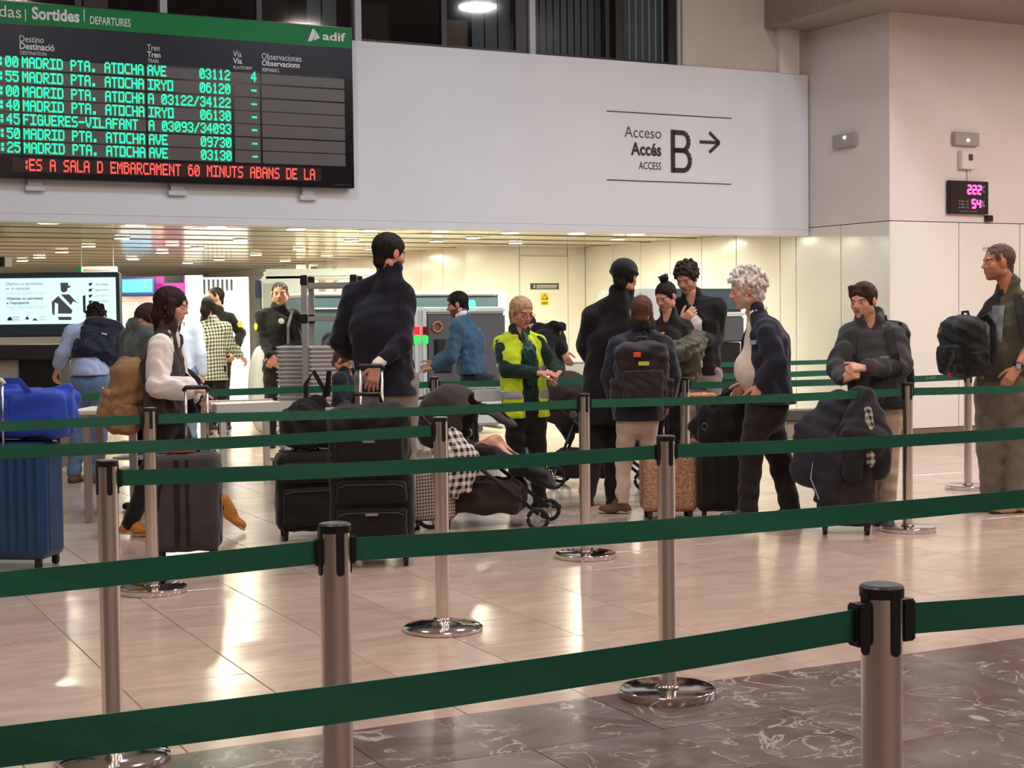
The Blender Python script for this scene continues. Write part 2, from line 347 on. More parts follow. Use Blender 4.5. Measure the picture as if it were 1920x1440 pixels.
# ---- upper windows
M_GLASS = mat('window_glass', (10, 10, 12), .06, spec=.6, alpha=.25)
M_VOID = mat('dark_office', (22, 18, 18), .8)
M_BLIND = mat('grey_blind_slat', (132, 146, 150), .7, var=.05, vscale=6)
M_PAPER = mat('beige_paper', (150, 134, 116), .8)
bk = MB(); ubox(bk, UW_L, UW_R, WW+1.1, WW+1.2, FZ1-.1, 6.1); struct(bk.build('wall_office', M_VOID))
sb = MB(); ubox(sb, UW_L, UW_R, WW-.12, WW+1.15, FZ1-.12, FZ1-.005); struct(sb.build('trim_sill', mat('dark_sill', (52, 54, 62), .5)))
Ucol = lambda u, v=60: UWc(onW(u, v, WW))[0]
mul = [Ucol(u) for u in (-420, -20, 305, 668, 994)]
mul = mul + [UW_R]
def window_bay(n, a, b, frames, blinds, extra=()):
    w = thing('window_%d' % n, XY((a+b)/2, WW, FZ1), 'x', 'window'); del w['label']; del w['category']; w['kind'] = 'structure'
    fr = MB(); ubox(fr, a+.035, b-.035, WW-.03, WW+.05, FZ1, FZ1+.05); ubox(fr, a+.035, b-.035, WW-.03, WW+.05, 5.9, 6.05); fr.build('window_frame', M_BLACKFR, w)
    for f0, f1 in frames: k = MB(); ubox(k, f0, f1, WW-.03, WW+.05, FZ1+.05, 5.9); k.build('frame_bar', M_BLACKFR, w)
    g = MB(); ubox(g, a+.035, b-.035, WW+.0, WW+.006, FZ1+.05, 5.9); g.build('pane', M_GLASS, w)
    mu_ = MB(); ubox(mu_, b-.035, b+.035, WW-.06, WW+.06, FZ1, 6.05); mu_.build('mullion', M_MULL, w)
    for b0, b1, st, tilt in blinds:
        U = b0
        while U < b1:
            s_ = MB(); s_.box(XY(U+st*.5, WW+.13, 5.08), (st*.93, .004, 1.64), [NU*math.cos(tilt)+NW*math.sin(tilt), -NU*math.sin(tilt)+NW*math.cos(tilt), np.array([0, 0, 1.0])]); s_.build('blind_slat', M_BLIND, w); U += st
    for e0, e1, z0, z1, mm, dw in extra: k = MB(); ubox(k, e0, e1, WW+dw, WW+dw+.03, z0, z1); k.build('board', mm, w)
for n in range(5):
    a, b = mul[n], mul[n+1]
    if n == 4: window_bay(n+1, a, b, [(Ucol(1133), Ucol(1140)), (Ucol(1152), Ucol(1166)), (b-.14, b-.03)], [(Ucol(1008), Ucol(1132), .088, .25), (Ucol(1166), Ucol(1258), .088, .3)])
    elif n == 3: window_bay(n+1, a, b, [(Ucol(826), Ucol(836)), (Ucol(965), Ucol(985))], [(Ucol(893), Ucol(965), .16, .1)], [(Ucol(841), Ucol(892), FZ1, 4.62, M_PAPER, .2), (Ucol(684), Ucol(752), FZ1, 4.75, mat('dim_cabinet', (58, 48, 42), .7), .35)])
    elif n == 2: window_bay(n+1, a, b, [(Ucol(480), Ucol(490))], [(Ucol(582), Ucol(640), .17, .15)], [(Ucol(500), Ucol(560), FZ1, 5.2, mat('dim_cabinet', (58, 48, 42), .7), .35)])
    else: window_bay(n+1, a, b, [((a+b)/2-.03, (a+b)/2+.03)], [], [(Ucol(170), Ucol(216), FZ1, 4.8, M_PAPER, .3)] if n == 1 else [])
# ---- control hall behind: ceiling of metal strips, far walls
M_JP = mat('ceiling_joint_profile', (128, 120, 98), .5)
M_STRIP = mat('cream_metal_ceiling_strip', (232, 228, 206), .16, metal=.5, var=.03, vscale=.8)
cm = MB(); ubox(cm, -13.9, 12.5, WF+.25, 36, ZP+.03, ZP+.2); cl = struct(cm.build('ceiling_control_hall', mat('ceiling_gap', (70, 66, 54), .8)))
W = WF+.26
k = 0
while W < 33.5:
    wd = .5
    ur = 11.5 if W < 19.4 else 9.4
    s_ = MB(); 
    cuts = sorted([-13.9, ur] + [x for x in (-11.0+(k % 3)*1.3, -7.2+(k % 2)*1.7, -3.4+(k % 3)*1.1, .6+(k % 2)*1.6, 4.4+(k % 3)*1.2, 8.3-(k % 2)*1.1) if x < ur-.3])
    for a, b in zip(cuts[:-1], cuts[1:]):
        s_ = MB(); dz = random.uniform(0, .006); ubox(s_, a+.004, b-.004, W+.018, W+wd-.018, ZP-.006+dz, ZP+.03); s_.build('ceiling_strip', M_STRIP, cl)
    if k and k % 2 == 0: s_ = MB(); ubox(s_, -13.9, ur, W-.012, W+.012, ZP-.011, ZP+.03); s_.build('joint_profile', M_JP, cl)
    W += wd; k += 1
M_FARW = mat('white_far_wall', (236, 238, 236), .5)
WB = 33.0
c = MB(); ubox(c, -14, 10, WB, WB+.2, 0, ZP+.1); struct(c.build('wall_far', M_FARW))
# ================================================================== LAMPS, BOARD, SIGNS, BARRIERS
M_DL = mat('downlight_glass', (255, 252, 240), .4, emit=(255, 250, 225), estr=9)
M_DLR = mat('downlight_rim', (225, 222, 210), .35, metal=.3)
DL = [(91, 418), (254, 422), (406, 426), (555, 430), (693, 433), (826, 434), (957, 437), (1081, 438), (1192, 440),
      (166, 462), (116, 473), (304, 474), (370, 465), (247, 485), (352, 493), (74, 483), (42, 489), (229, 447), (451, 450), (659, 452), (561, 467),
      (613, 479), (480, 478), (535, 489), (411, 487), (697, 467), (818, 453), (967, 456)]
dl_row = ['nearest row under the white fascia'] * 9
for i, (u, v) in enumerate(DL):
    p = zpl(u, v, ZP-.02)
    lab = ('round ceiling downlight just behind the white fascia, number %s from the left' % ['one', 'two', 'three', 'four', 'five', 'six', 'seven', 'eight', 'nine'][i]) if i < 9 else 'small deeper ceiling downlight, %s from the left edge among those behind the front row' % ORDW[sorted(DL[9:]).index((u, v))]
    t = thing('downlight', p, lab, 'lamp', 'ceiling downlights near the fascia' if i < 9 else 'deeper ceiling downlights')
    rd = .118 if i < 9 else .098
    MB().lathe(p, [(rd, 0), (rd, .014)], 20).build('rim', M_DLR, t)
    MB().lathe(p + [0, 0, -.006], [(rd-.011, 0), (rd-.011, .006)], 20).build('glass', M_DL, t)
    area_light('downlight_light', p + [0, 0, -.012], .15, 26 if i > 8 else 30, (1.0, .93, .70)).parent = None
# one more run of lamps over the right end and the deep left of the control hall
for U, W in [(8.2, 17.5), (10.2, 17.3), (5.0, 20.0), (2.0, 24.0), (-2, 27), (-5, 22), (5.5, 24.5), (-1, 20), (2.5, 29.5), (-6, 29)]:
    p = XY(U, W, ZP-.02)
    t = thing('downlight', p, 'small deeper ceiling downlight hidden behind people or beyond the visible ceiling strip', 'lamp', 'deeper ceiling downlights')
    MB().lathe(p, [(.098, 0), (.098, .014)], 20).build('rim', M_DLR, t); MB().lathe(p + [0, 0, -.006], [(.086, 0), (.086, .006)], 20).build('glass', M_DL, t)
    area_light('downlight_light', p + [0, 0, -.012], .15, 26, (1.0, .93, .70))
# ---- departures board
WBD = WF-.14
M_BLK = mat('board_black', (16, 18, 24), .18); M_HEAD = mat('board_green', (0, 124, 60), .45, spec=.25)
M_NAVY = mat('board_header_navy', (24, 30, 44), .35, spec=.3); M_ROW = mat('board_row_display', (92, 87, 87), .35)
M_TXW = mat('print_white', (225, 228, 230), .5); M_TXB = mat('print_black', (24, 24, 30), .5); M_TXG = mat('print_grey', (70, 74, 80), .5)
M_LEDG = mat('led_green', (0, 60, 35), .5, emit=(10, 255, 150), estr=2.6); M_LEDR = mat('led_red', (60, 10, 10), .5, emit=(255, 70, 60), estr=2.2)
def BP(u, v, W=WBD): p = onW(u, v, W); return UWc(p)[0], float(p[2])
bU1, bZt = BP(660, 52); _, bZb = BP(664, 353); bU0 = -.2
board = thing('departures_board', XY((bU0+bU1)/2, WF, bZb), 'large black departures board with green header and green LED train rows', 'display board')
k = MB(); ubox(k, bU0, bU1, WBD, WF-.002, bZb, bZt); k.build('housing', M_BLK, board, bevel=.006)
zg = BP(660, 91)[1]
k = MB(); ubox(k, bU0+.01, bU1-.012, WBD-.004, WBD, zg, bZt-.01); hd = k.build('header', M_HEAD, board)
z2 = BP(640, 148)[1]
k = MB(); ubox(k, bU0+.01, bU1-.012, WBD-.003, WBD, z2, zg-.004); hs = k.build('column_header', M_NAVY, board)
TWb = WBD-.006
wall_text('lettering', 'das', -2, 40, 31, 9, TWb, M_TXW, hd)
wall_text('lettering', 'Sortides', 60, 149, 36, 12, TWb, M_TXW, hd, .03)
wall_text('lettering', 'DEPARTURES', 169, 245, 45, 30, TWb, M_TXW, hd, .01)
wall_text('lettering', 'adif', 605, 648, 75, 59, TWb, M_TXW, hd, .02)
for u in (48, 158): a, z = BP(u, 40, TWb); k = MB(); ubox(k, a-.004, a+.004, TWb-.001, TWb+.002, z, z+.11); k.build('divider', M_TXW, hd)
lg = MB(); q = lambda u, v: onW(u, v, TWb)
lg.add([q(577, 77), q(584, 77), q(592, 66), q(589, 54), q(586, 54)], [(0, 1, 2, 3, 4)]); lg.add([q(587, 76), q(600, 71), q(590, 55), q(593, 66)], [(0, 1, 2, 3)]); lg.build('emblem', M_TXW, hd)
for s, u0, u1, v0, v1, b in [('Destino', 37, 82, 78, 66, 0), ('Destinació', 37, 102, 92, 79, .02), ('DESTINATION', 38, 87, 102, 95, 0), ('Tren', 276, 299, 94, 83, 0), ('Tren', 276, 301, 107, 96, .02), ('TRAIN', 277, 297, 117, 110, 0),
                             ('Vía', 437, 453, 106, 95, 0), ('Via', 437, 454, 119, 108, .02), ('PLATFORM', 438, 472, 129, 123, 0), ('Observaciones', 491, 565, 111, 99, 0), ('Observacions', 491, 562, 123, 112, .02), ('REMARKS', 492, 523, 134, 127, 0)]:
    wall_text('lettering', s, u0, u1, v0, v1, TWb, M_TXW, hs, b)
FONT = dict(A='01110 10001 10001 11111 10001 10001 10001', B='11110 10001 11110 10001 10001 10001 11110', C='01111 10000 10000 10000 10000 10000 01111', D='11110 10001 10001 10001 10001 10001 11110',
 E='11111 10000 10000 11110 10000 10000 11111', F='11111 10000 10000 11110 10000 10000 10000', G='01110 10001 10000 10111 10001 10001 01111', H='10001 10001 10001 11111 10001 10001 10001', I='11111 00100 00100 00100 00100 00100 11111',
 L='10000 10000 10000 10000 10000 10000 11111', M='10001 11011 10101 10101 10001 10001 10001', N='10001 11001 10101 10101 10011 10001 10001', O='11111 10001 10001 10001 10001 10001 11111', P='11110 10001 10001 11110 10000 10000 10000',
 R='11110 10001 10001 11110 10100 10010 10001', S='01111 10000 10000 01110 00001 00001 11110', T='11111 00100 00100 00100 00100 00100 00100', U='10001 10001 10001 10001 10001 10001 01110', V='10001 10001 10001 10001 01010 01010 00100', Y='10001 10001 01010 00100 00100 00100 00100',
 Z='0 0 0 0 0 0 0')
FONT.update({'0': '01110 10011 10101 10101 11001 10001 01110', '1': '00100 01100 00100 00100 00100 00100 01110', '2': '01110 10001 00001 00110 01000 10000 11111', '3': '01110 10001 00001 00110 00001 10001 01110', '4': '00010 00110 01010 10010 11111 00010 00010',
 '5': '11111 10000 11110 00001 00001 10001 01110', '6': '01110 10000 11110 10001 10001 10001 01110', '7': '11111 00001 00010 00100 00100 01000 01000', '8': '01110 10001 01110 10001 10001 10001 01110', '9': '01110 10001 10001 01111 00001 00001 01110',
 '.': '00000 00000 00000 00000 00000 01100 01100', '-': '00000 00000 00000 11111 00000 00000 00000', ':': '00000 01100 01100 00000 01100 01100 00000', '/': '00001 00010 00010 00100 01000 01000 10000', ' ': '00000 00000 00000 00000 00000 00000 00000'})
def led(name, s, U0, U1, zc, hgt, m, parent, W):
    n = len(s)*6-1; px = (U1-U0)/n; pz = hgt/7
    for ci, ch in enumerate(s):
        k = MB()
        for r, row in enumerate(FONT[ch].split()):
            for c_, b in enumerate(row):
                if b == '1':
                    U = U0+(ci*6+c_)*px; z = zc+hgt/2-r*pz; h = px*.53; g = pz*.52
                    k.add([XY(U+px/2-h, W, z-pz/2-g), XY(U+px/2+h, W, z-pz/2-g), XY(U+px/2+h, W, z-pz/2+g), XY(U+px/2-h, W, z-pz/2+g)], [(0, 1, 2, 3)])
        if k.v: k.build(name, m, parent)
RV = [117, 144.5, 172, 198, 224, 251, 277]
RT = [(':00', 'MADRID PTA. ATOCHA', 'AVE', '03112', '4'), (':55', 'MADRID PTA. ATOCHA', 'IRYO', '06120', '-'), (':00', 'MADRID PTA. ATOCHA', 'A', '03122/34122', '-'), (':40', 'MADRID PTA. ATOCHA', 'IRYO', '06130', '-'),
      (':45', 'FIGUERES-VILAFANT', 'A', '03093/34093', '-'), (':50', 'MADRID PTA. ATOCHA', 'AVE', '09730', '-'), (':25', 'MADRID PTA. ATOCHA', 'AVE', '03130', '-')]
Ub = lambda u: BP(u, 200)[0]
cw = (Ub(270)-Ub(43))/107
for i, (tm, de, tr, nr, pl) in enumerate(RT):
    z = BP(45, RV[i])[1]; hh = .098
    for a, b in [(bU0+.03, Ub(37)), (Ub(41), Ub(273)), (Ub(276), Ub(434)), (Ub(439), Ub(487)), (Ub(491), Ub(646))]:
        k = MB(); ubox(k, a, b, WBD-.003, WBD, z-.062, z+.056); rw = k.build('display_row', M_ROW, board)
        if a == Ub(276): led('led_character', tr, Ub(278), Ub(278)+cw*(6*len(tr)-1), z, hh, M_LEDG, rw, TWb); led('led_character', nr, Ub(432)-cw*(6*len(nr)-1), Ub(432), z, hh, M_LEDG, rw, TWb)
        elif a == Ub(41): led('led_character', de, Ub(43), Ub(43)+cw*(6*len(de)-1), z, hh, M_LEDG, rw, TWb)
        elif a == Ub(439): led('led_character', pl, Ub(483)-cw*6, Ub(483)-cw*1, z, hh, M_LEDG, rw, TWb)
        elif a == bU0+.03: led('led_character', '20'[:1]+'1'[:0]+tm, Ub(36)-cw*23, Ub(36), z, hh, M_LEDG, rw, TWb)
z = BP(50, 309)[1]
k = MB(); ubox(k, Ub(20), Ub(600), WBD-.003, WBD, z-.068, z+.066); rw = k.build('ticker_row', mat('ticker_display', (44, 30, 30), .25), board)
led('led_character', 'ES A SALA D EMBARCAMENT 60 MINUTS ABANS DE LA', Ub(52), Ub(588), z, .11, M_LEDR, rw, TWb)
led('led_character', ':', Ub(44), Ub(52), z, .11, M_LEDR, rw, TWb)
wall_text('lettering', 'SIMESYSTEMS', 628, 660, 348, 345, TWb, M_TXG, board)
M_BRK = mat('bracket_white', (205, 206, 210), .5)
for i, (u0, u1, v) in enumerate([(46, 83, 352), (314, 348, 361), (560, 591, 370)]):
    a, zz = BP(u0, v, WF); b, _ = BP(u1, v, WF)
    k = MB(); ubox(k, a, b, WF-.05, WF, zz-.03, zz+.02); ubox(k, a+.02, b-.02, WF-.05, WF-.03, zz+.02, bZb+.01)
    tag(k.build('wall_bracket', M_BRK, bevel=.004), 'small white bracket on the fascia under the departures board, %s' % ['leftmost', 'middle one', 'rightmost'][i], 'bracket', 'brackets under the board')
# ---- Access B sign: print on the fascia
sg = thing('access_sign', onW(1255, 345, WF) + NW*-.004, 'printed wayfinding sign Acceso B with arrow on white fascia', 'sign')
WS = WF-.004
for v0, v1 in [((1138, 208), (1372, 222)), ((1138, 337), (1371, 346))]:
    a, z = BP(v0[0], v0[1], WS); b, _ = BP(v1[0], v1[1], WS); k = MB(); ubox(k, a, b, WS-.002, WS+.003, z-.006, z+.004); k.build('rule_line', M_TXB, sg)
wall_text('lettering', 'Acceso', 1171, 1240, 257, 236, WS, M_TXG, sg); wall_text('lettering', 'Accés', 1183, 1240, 291, 266, WS, M_TXB, sg, .03)
wall_text('lettering', 'ACCESS', 1198, 1240, 317, 303, WS, M_TXB, sg, .005)
k = MB(); W_ = WS-.001                                             # the tall slender B
def bar(mb, pts, w):
    for a, b in zip(pts[:-1], pts[1:]): mb.tube([XY(a[0], W_, a[1]), XY(b[0], W_, b[1])], 0, n=4, flat=(w, .004), up=NW)
uB0, zB0 = BP(1262, 319, WS); zB1 = BP(1262, 248, WS)[1]; uB1 = BP(1294, 319, WS)[0]; h_ = zB1-zB0; w_ = uB1-uB0
def bowl(z0, z1, wd):
    r = (z1-z0)/2; out = [(uB0, z0), (uB0+wd-r*.8, z0)]
    for i in range(9): t = -math.pi/2+math.pi*i/8; out.append((uB0+wd-r*.8+r*.8*math.cos(t), (z0+z1)/2+r*math.sin(t)))
    return out + [(uB0, z1)]
bar(k, [(uB0, zB0-.028), (uB0, zB1+.028)], .056); bar(k, bowl(zB0, zB0+h_*.53, w_), .054); bar(k, bowl(zB0+h_*.53, zB1, w_*.92), .054); k.build('letter_b', M_TXB, sg)
k = MB(); a0, za = BP(1312, 266, WS); a1 = BP(1349, 266, WS)[0]
bar(k, [(a0, za), (a1-.01, za)], .036); bar(k, [(a1-.14, za+.115), (a1, za), (a1-.14, za-.115)], .036); k.build('arrow', M_TXB, sg)
# ---- right wall items
M_GREYP = mat('grey_plastic', (165, 158, 150), .4); M_LENS = mat('emergency_lens', (235, 235, 240), .2, emit=(240, 248, 255), estr=5); M_WPL = mat('white_plastic', (222, 214, 206), .5)
def wallbox(name, label, cat, a, t, n, u0, u1, v0, v1, dep, m, seg):
    p = on_seg((u0+u1)/2, (v0+v1)/2, *seg); q0 = on_seg(u0, v1, *seg); q1 = on_seg(u1, v1, *seg); w = abs((q1-q0)@t); h = abs(on_seg(u0, v0, *seg)[2]-q0[2])
    th = thing(name, p+[0, 0, -h/2], label, cat); MB().box(p + n*dep/2, (w, dep, h), [t, n, np.array([0, 0, 1.])]).build('body', m, th, bevel=.006)
    return th, p + n*dep, w, h
segR = (cR, XY(16.5, WR)); tR = NU; nR = -NW
segT = (cR, cI); tT = (cI-cR)/np.linalg.norm(cI-cR); nT = nret
th, p, w, h = wallbox('emergency_light', 'grey emergency light unit on the return wall beside the access sign', 'light', 0, tT, nT, 1567, 1608, 252, 277, .06, M_GREYP, segT)
MB().lathe(p + [0, 0, .035] - tT*.03, [(.02, -.005), (.014, .012)], 12, axis=nT).build('lamp_lens', M_LENS, th)
th, p, w, h = wallbox('emergency_light', 'grey emergency light unit high on the right-hand wall above the thermometer', 'light', 0, tR, nR, 1784, 1830, 249, 274, .06, M_GREYP, segR)
MB().lathe(p + [0, 0, -.015] + tR*.01, [(.02, -.005), (.014, .012)], 12, axis=nR).build('lamp_lens', M_LENS, th)
th, p, w, h = wallbox('alarm_box', 'small white detector box with dark bracket under the emergency light', 'detector', 0, tR, nR, 1796, 1822, 284, 318, .07, M_WPL, segR)
MB().box(p + tR*.02 + [0, 0, .03], (.05, .03, .07), [tR, nR, np.array([0, 0, 1.])]).build('bracket', mat('dark_grey_plastic', (70, 66, 60), .5), th)
MB().tube([p - nR*.05 + tR*.03 + [0, 0, -.1], p - nR*.05 + tR*.03 + [0, 0, -.26]], .008, 6).build('cable', M_WPL, th)
th, p, w, h = wallbox('thermometer_display', 'black thermometer display with glowing pink digits 22.2 and 54', 'display', 0, tR, nR, 1774, 1847, 340, 402, .06, mat('display_black', (26, 10, 14), .3), segR)
SEG7 = {'2': 'abged', '5': 'afgcd', '4': 'fgbc'}
def seven(ch, c, sx, sz):
    P = dict(a=((-1, 1), (1, 1)), b=((1, 1), (1, 0)), c=((1, 0), (1, -1)), d=((-1, -1), (1, -1)), e=((-1, 0), (-1, -1)), f=((-1, 1), (-1, 0)), g=((-1, 0), (1, 0))); k = MB()
    for s in SEG7[ch]:
        A, B = [c + tR*(q[0]*sx) + np.array([0, 0, q[1]*sz]) for q in P[s]]; k.tube([A, B], 0, 4, flat=(.022, .004), up=nR)
    return k
M_PINK = mat('led_pink', (90, 10, 40), .5, emit=(255, 60, 130), estr=6)
f0 = p + nR*.004
for i, ch in enumerate('222'): seven(ch, f0 + tR*(.0+i*.075) + [0, 0, .09], .024, .045).build('digit', M_PINK, th)
for i, ch in enumerate('54'): seven(ch, f0 + tR*(.065+i*.075) + [0, 0, -.07], .024, .045).build('digit', M_PINK, th)
MB().lathe(f0 + tR*.07 + [0, 0, .045], [(.009, -.002), (.009, .003)], 8, axis=nR).build('decimal_point', M_PINK, th)
def ptxt(par, s, c, w, h, m, t=tR): z = np.array([0, 0, 1.]); a = c - t*w/2 - z*h/2; return text_quad('lettering', s, a, a+t*w, a+z*h, m, par)
M_TXD = mat('print_pale', (190, 180, 178), .5)
ptxt(th, '°C', f0 + tR*.205 + [0, 0, .1], .05, .08, M_TXD); ptxt(th, '%', f0 + tR*.205 + [0, 0, -.07], .05, .07, M_TXD)
for i, s in enumerate(('T Max  22', 'T Min  21', 'H Med  54')): ptxt(th, s, f0 + tR*-.09 + [0, 0, -.045-i*.035], .15, .02, M_TXD)
ptxt(th, 'Temperatura y humedad', f0 + tR*-.02 + [0, 0, -.16], .28, .014, M_TXD)
th, p, w, h = wallbox('sensor_box', 'tiny black sensor box at the lower right of the thermometer display', 'sensor', 0, tR, nR, 1845, 1857, 404, 416, .05, mat('display_black', (26, 10, 14), .3), segR)
# ---- belt barriers
M_STEEL = mat('brushed_stainless_steel', (232, 224, 218), .27, metal=1.0, var=.04, vscale=2, stretch=(40, 40, .4))
M_CHROME = mat('polished_chrome_base', (215, 212, 212), .09, metal=1.0)
M_CAP = mat('black_cap_plastic', (20, 19, 21), .42); M_CAPT = mat('cap_top_grey', (70, 76, 84), .35)
M_TAPE = mat('green_belt_webbing', (22, 94, 70), .5, var=.08, vscale=3, bump=.15, bscale=500, spec=.4)
PH, PR, TZ = .945, .032, .886
def post(U, W, label, dome=False, clips='', big=False):
    b = XY(U, W); t = thing('barrier_post', b, label, 'post', 'belt barrier posts')
    if dome: pr = [(.172, 0), (.175, .004), (.175, .016), (.165, .024), (.11, .034), (.05, .043), (.04, .05)]
    else: pr = [(.172, 0), (.174, .003), (.174, .026), (.171, .029), (.168, .030)]
    MB().lathe(b, pr, 48).build('base', M_CHROME, t, smooth='a')
    MB().lathe(b, [(PR, .025), (PR, PH-.012)], 32).build('pole', M_STEEL, t, smooth='a')
    MB().lathe(b + [0, 0, .03 if not dome else .044], [(.044, 0), (.044, .006), (PR+.002, .012)], 24).build('collar', M_CHROME, t, smooth='a')
    MB().lathe(b, [(PR+.001, PH-.02), (PR+.0025, PH-.018), (PR+.0025, PH-.004), (PR, PH-.001)], 32).build('cap', M_CAP, t, smooth='a')
    MB().lathe(b, [(PR-.002, PH-.004), (PR-.003, PH)], 32).build('cap_top', M_CAPT, t)
    for d, nm in ((NU, 'R'), (-NU, 'L'), (NW, 'B'), (-NW, 'F')):
        s = np.cross(np.array([0, 0, 1.]), d); prof = []
        for i in range(7): q = -math.pi*i/6; prof.append(s*.0085*math.cos(q) + np.array([0, 0, PH-.1+.0085*math.sin(q)]))
        prof = [s*-.0085 + np.array([0, 0, PH-.012])] + prof[::-1] + [s*.0085 + np.array([0, 0, PH-.012])]
        MB().prism([b + d*(PR-.006) + q for q in prof], d*.0085).build('belt_slot', M_CAP, t)
        if nm in clips: MB().box(b + d*(PR+(.012 if big else .006)) + [0, 0, TZ], (.026 if big else .014, .03 if big else .022, .066 if big else .056), [d, s, np.array([0, 0, 1.])]).build('belt_clip', M_CAP, t, bevel=.003)
    return t
def belt(U0, W0, U1, W1, label, sag=.012, twist=0, ntxt=None):
    a, b = XY(U0, W0, TZ), XY(U1, W1, TZ); d = (b-a)/np.linalg.norm(b-a); a = a + d*(PR+.008); b = b - d*(PR+.008); k = MB(); n = 14; V = []
    s = np.cross(d, [0, 0, 1.]); hw = .0245; th_ = .0009
    for i in range(n+1):
        t = i/n; c = a + (b-a)*t - np.array([0, 0, sag*4*t*(1-t)]); tw = .10*math.sin(3*t*math.pi+U0)*math.sin(math.pi*t)
        up_ = np.array([0, 0, 1.])*math.cos(tw) + s*math.sin(tw)
        for e, f in ((-1, -1), (1, -1), (1, 1), (-1, 1)): V.append(c + up_*hw*f + s*th_*e)
    F = [(0, 1, 2, 3), (n*4+3, n*4+2, n*4+1, n*4)]
    for i in range(n):
        for j in range(4): F.append((i*4+j, i*4+(j+1) % 4, i*4+4+(j+1) % 4, i*4+4+j)[::-1])
    k.add(V, F); return tag(k.build('barrier_belt', M_TAPE), label, 'belt', 'green barrier belts')
def PX(u, v): p = zpl(u, v, PH); return UWc(p)
def PB(u, v): return UWc(zpl(u, v))
G_ = PX(1653, 1095); H_ = PX(627, 980); A_ = PB(1252, 1304); B_ = PB(831, 1181); C_ = PB(1098, 1045); D_ = PB(1702, 995); E_ = PB(287, 1110); F_ = PB(213, 1425); I_ = PB(1815, 916)
K1 = UWc(onW(1266, 690, 10.7)); K2 = UWc(onW(1284, 707, 9.25)); J_ = UWc(onW(814, 716, 10.7))
post(*G_, 'nearest steel belt post with black clips, cut by bottom edge at right', clips='LR', big=True)
post(*H_, 'steel belt post second nearest, cut by the bottom edge left of centre', clips='LR')
post(*A_, 'steel post on flat chrome base at the edge of the dark marble', clips='LR')
post(*B_, 'steel post with domed chrome base in front of the pushchair', dome=True, clips='L')
post(*C_, 'steel post on flat base between the hi-vis vest and the boy', clips='LR')
post(*D_, 'steel post in front of the teenager in the grey hoodie', clips='LR')
post(*E_, 'steel post in front of the dark grey suitcase at left', clips='LR')
post(*F_, 'steel post with domed base at lower left, green glint on base', dome=True, clips='R')
post(*I_, 'far steel post in front of the man in khaki clothes', clips='L')
post(*J_, 'distant post behind the pushchair hood', clips='LR')
post(*K1, 'distant post just right of the boy with the rucksack, further one', clips='LR')
post(*K2, 'distant post just right of the boy with the rucksack, nearer one', clips='R')
off = [(G_[0]-2.1, G_[1]), (G_[0]+1.9, G_[1]), (H_[0]-2.2, H_[1]), (H_[0]+2.5, H_[1]), (A_[0]+2.3, A_[1]), (B_[0]-2.4, B_[1]), (E_[0]-2.3, E_[1]), (D_[0]+2.3, D_[1]), (J_[0]-4.2, 10.7), (9.0, 10.75), (8.2, 13.75), (11.0, 13.3)]
for i, (U, W) in enumerate(off): post(U, W, 'barrier post hidden behind people or outside the frame holding a belt end', clips='LR')
belt(*off[0], *G_, 'nearest green belt running from the left edge to the nearest post', .02)
belt(*G_, *off[1], 'short green belt leaving the nearest post at the right edge', .02)
belt(*off[2], *H_, 'green belt from the left edge to the second nearest post', .015)
belt(*H_, *off[3], 'green belt from the second nearest post to the right edge', .015)
belt(*F_, *A_, 'green belt between the lower left domed post and the post on dark marble', .01)
belt(*A_, *off[4], 'green belt from the dark marble post to the right edge', .01)
belt(*off[5], *B_, 'green belt from the left edge to the domed post by the pushchair', .012)
belt(*off[6], *E_, 'green belt from the left edge over the blue bag to the suitcase post', .01)
belt(*E_, *C_, 'long green belt across the tall man and pushchair hood', .012)
belt(*C_, *D_, 'green belt across the boy and the white-haired man', .01)
belt(*D_, *off[7], 'green belt from the teenager post to the khaki man', .01)
belt(*off[8], *J_, 'distant green belt behind the woman with the brown vest and tall man', .01)
belt(*J_, *K1, 'distant green belt behind the pushchair and hi-vis woman', .01)
belt(*K1, *off[9], 'distant green belt behind the white-haired man, middle one of three', .01)
belt(*K2, *I_, 'distant green belt behind the white-haired man, lowest of three', .01)
belt(*off[10], *off[11], 'distant green belt by the wall panels, highest of three', .01)
bb = [o for o in COL.objects if o.get('label', '').endswith('lowest of three')][0]
a = XY(I_[0]-.28, I_[1]-.004*0, TZ-.012)+(XY(*K2)-XY(*I_))*0; dd = XY(*I_)-XY(*K2); dd[2] = 0; dd /= np.linalg.norm(dd)
a = XY(*I_, TZ-.010) - dd*.42 + np.cross(dd, [0, 0, 1.])*.003; z = np.array([0, 0, 1.])
text_quad('lettering', 'adif', a, a+dd*.10, a+z*.024, mat('print_pale_green', (120, 170, 150), .6), bb)
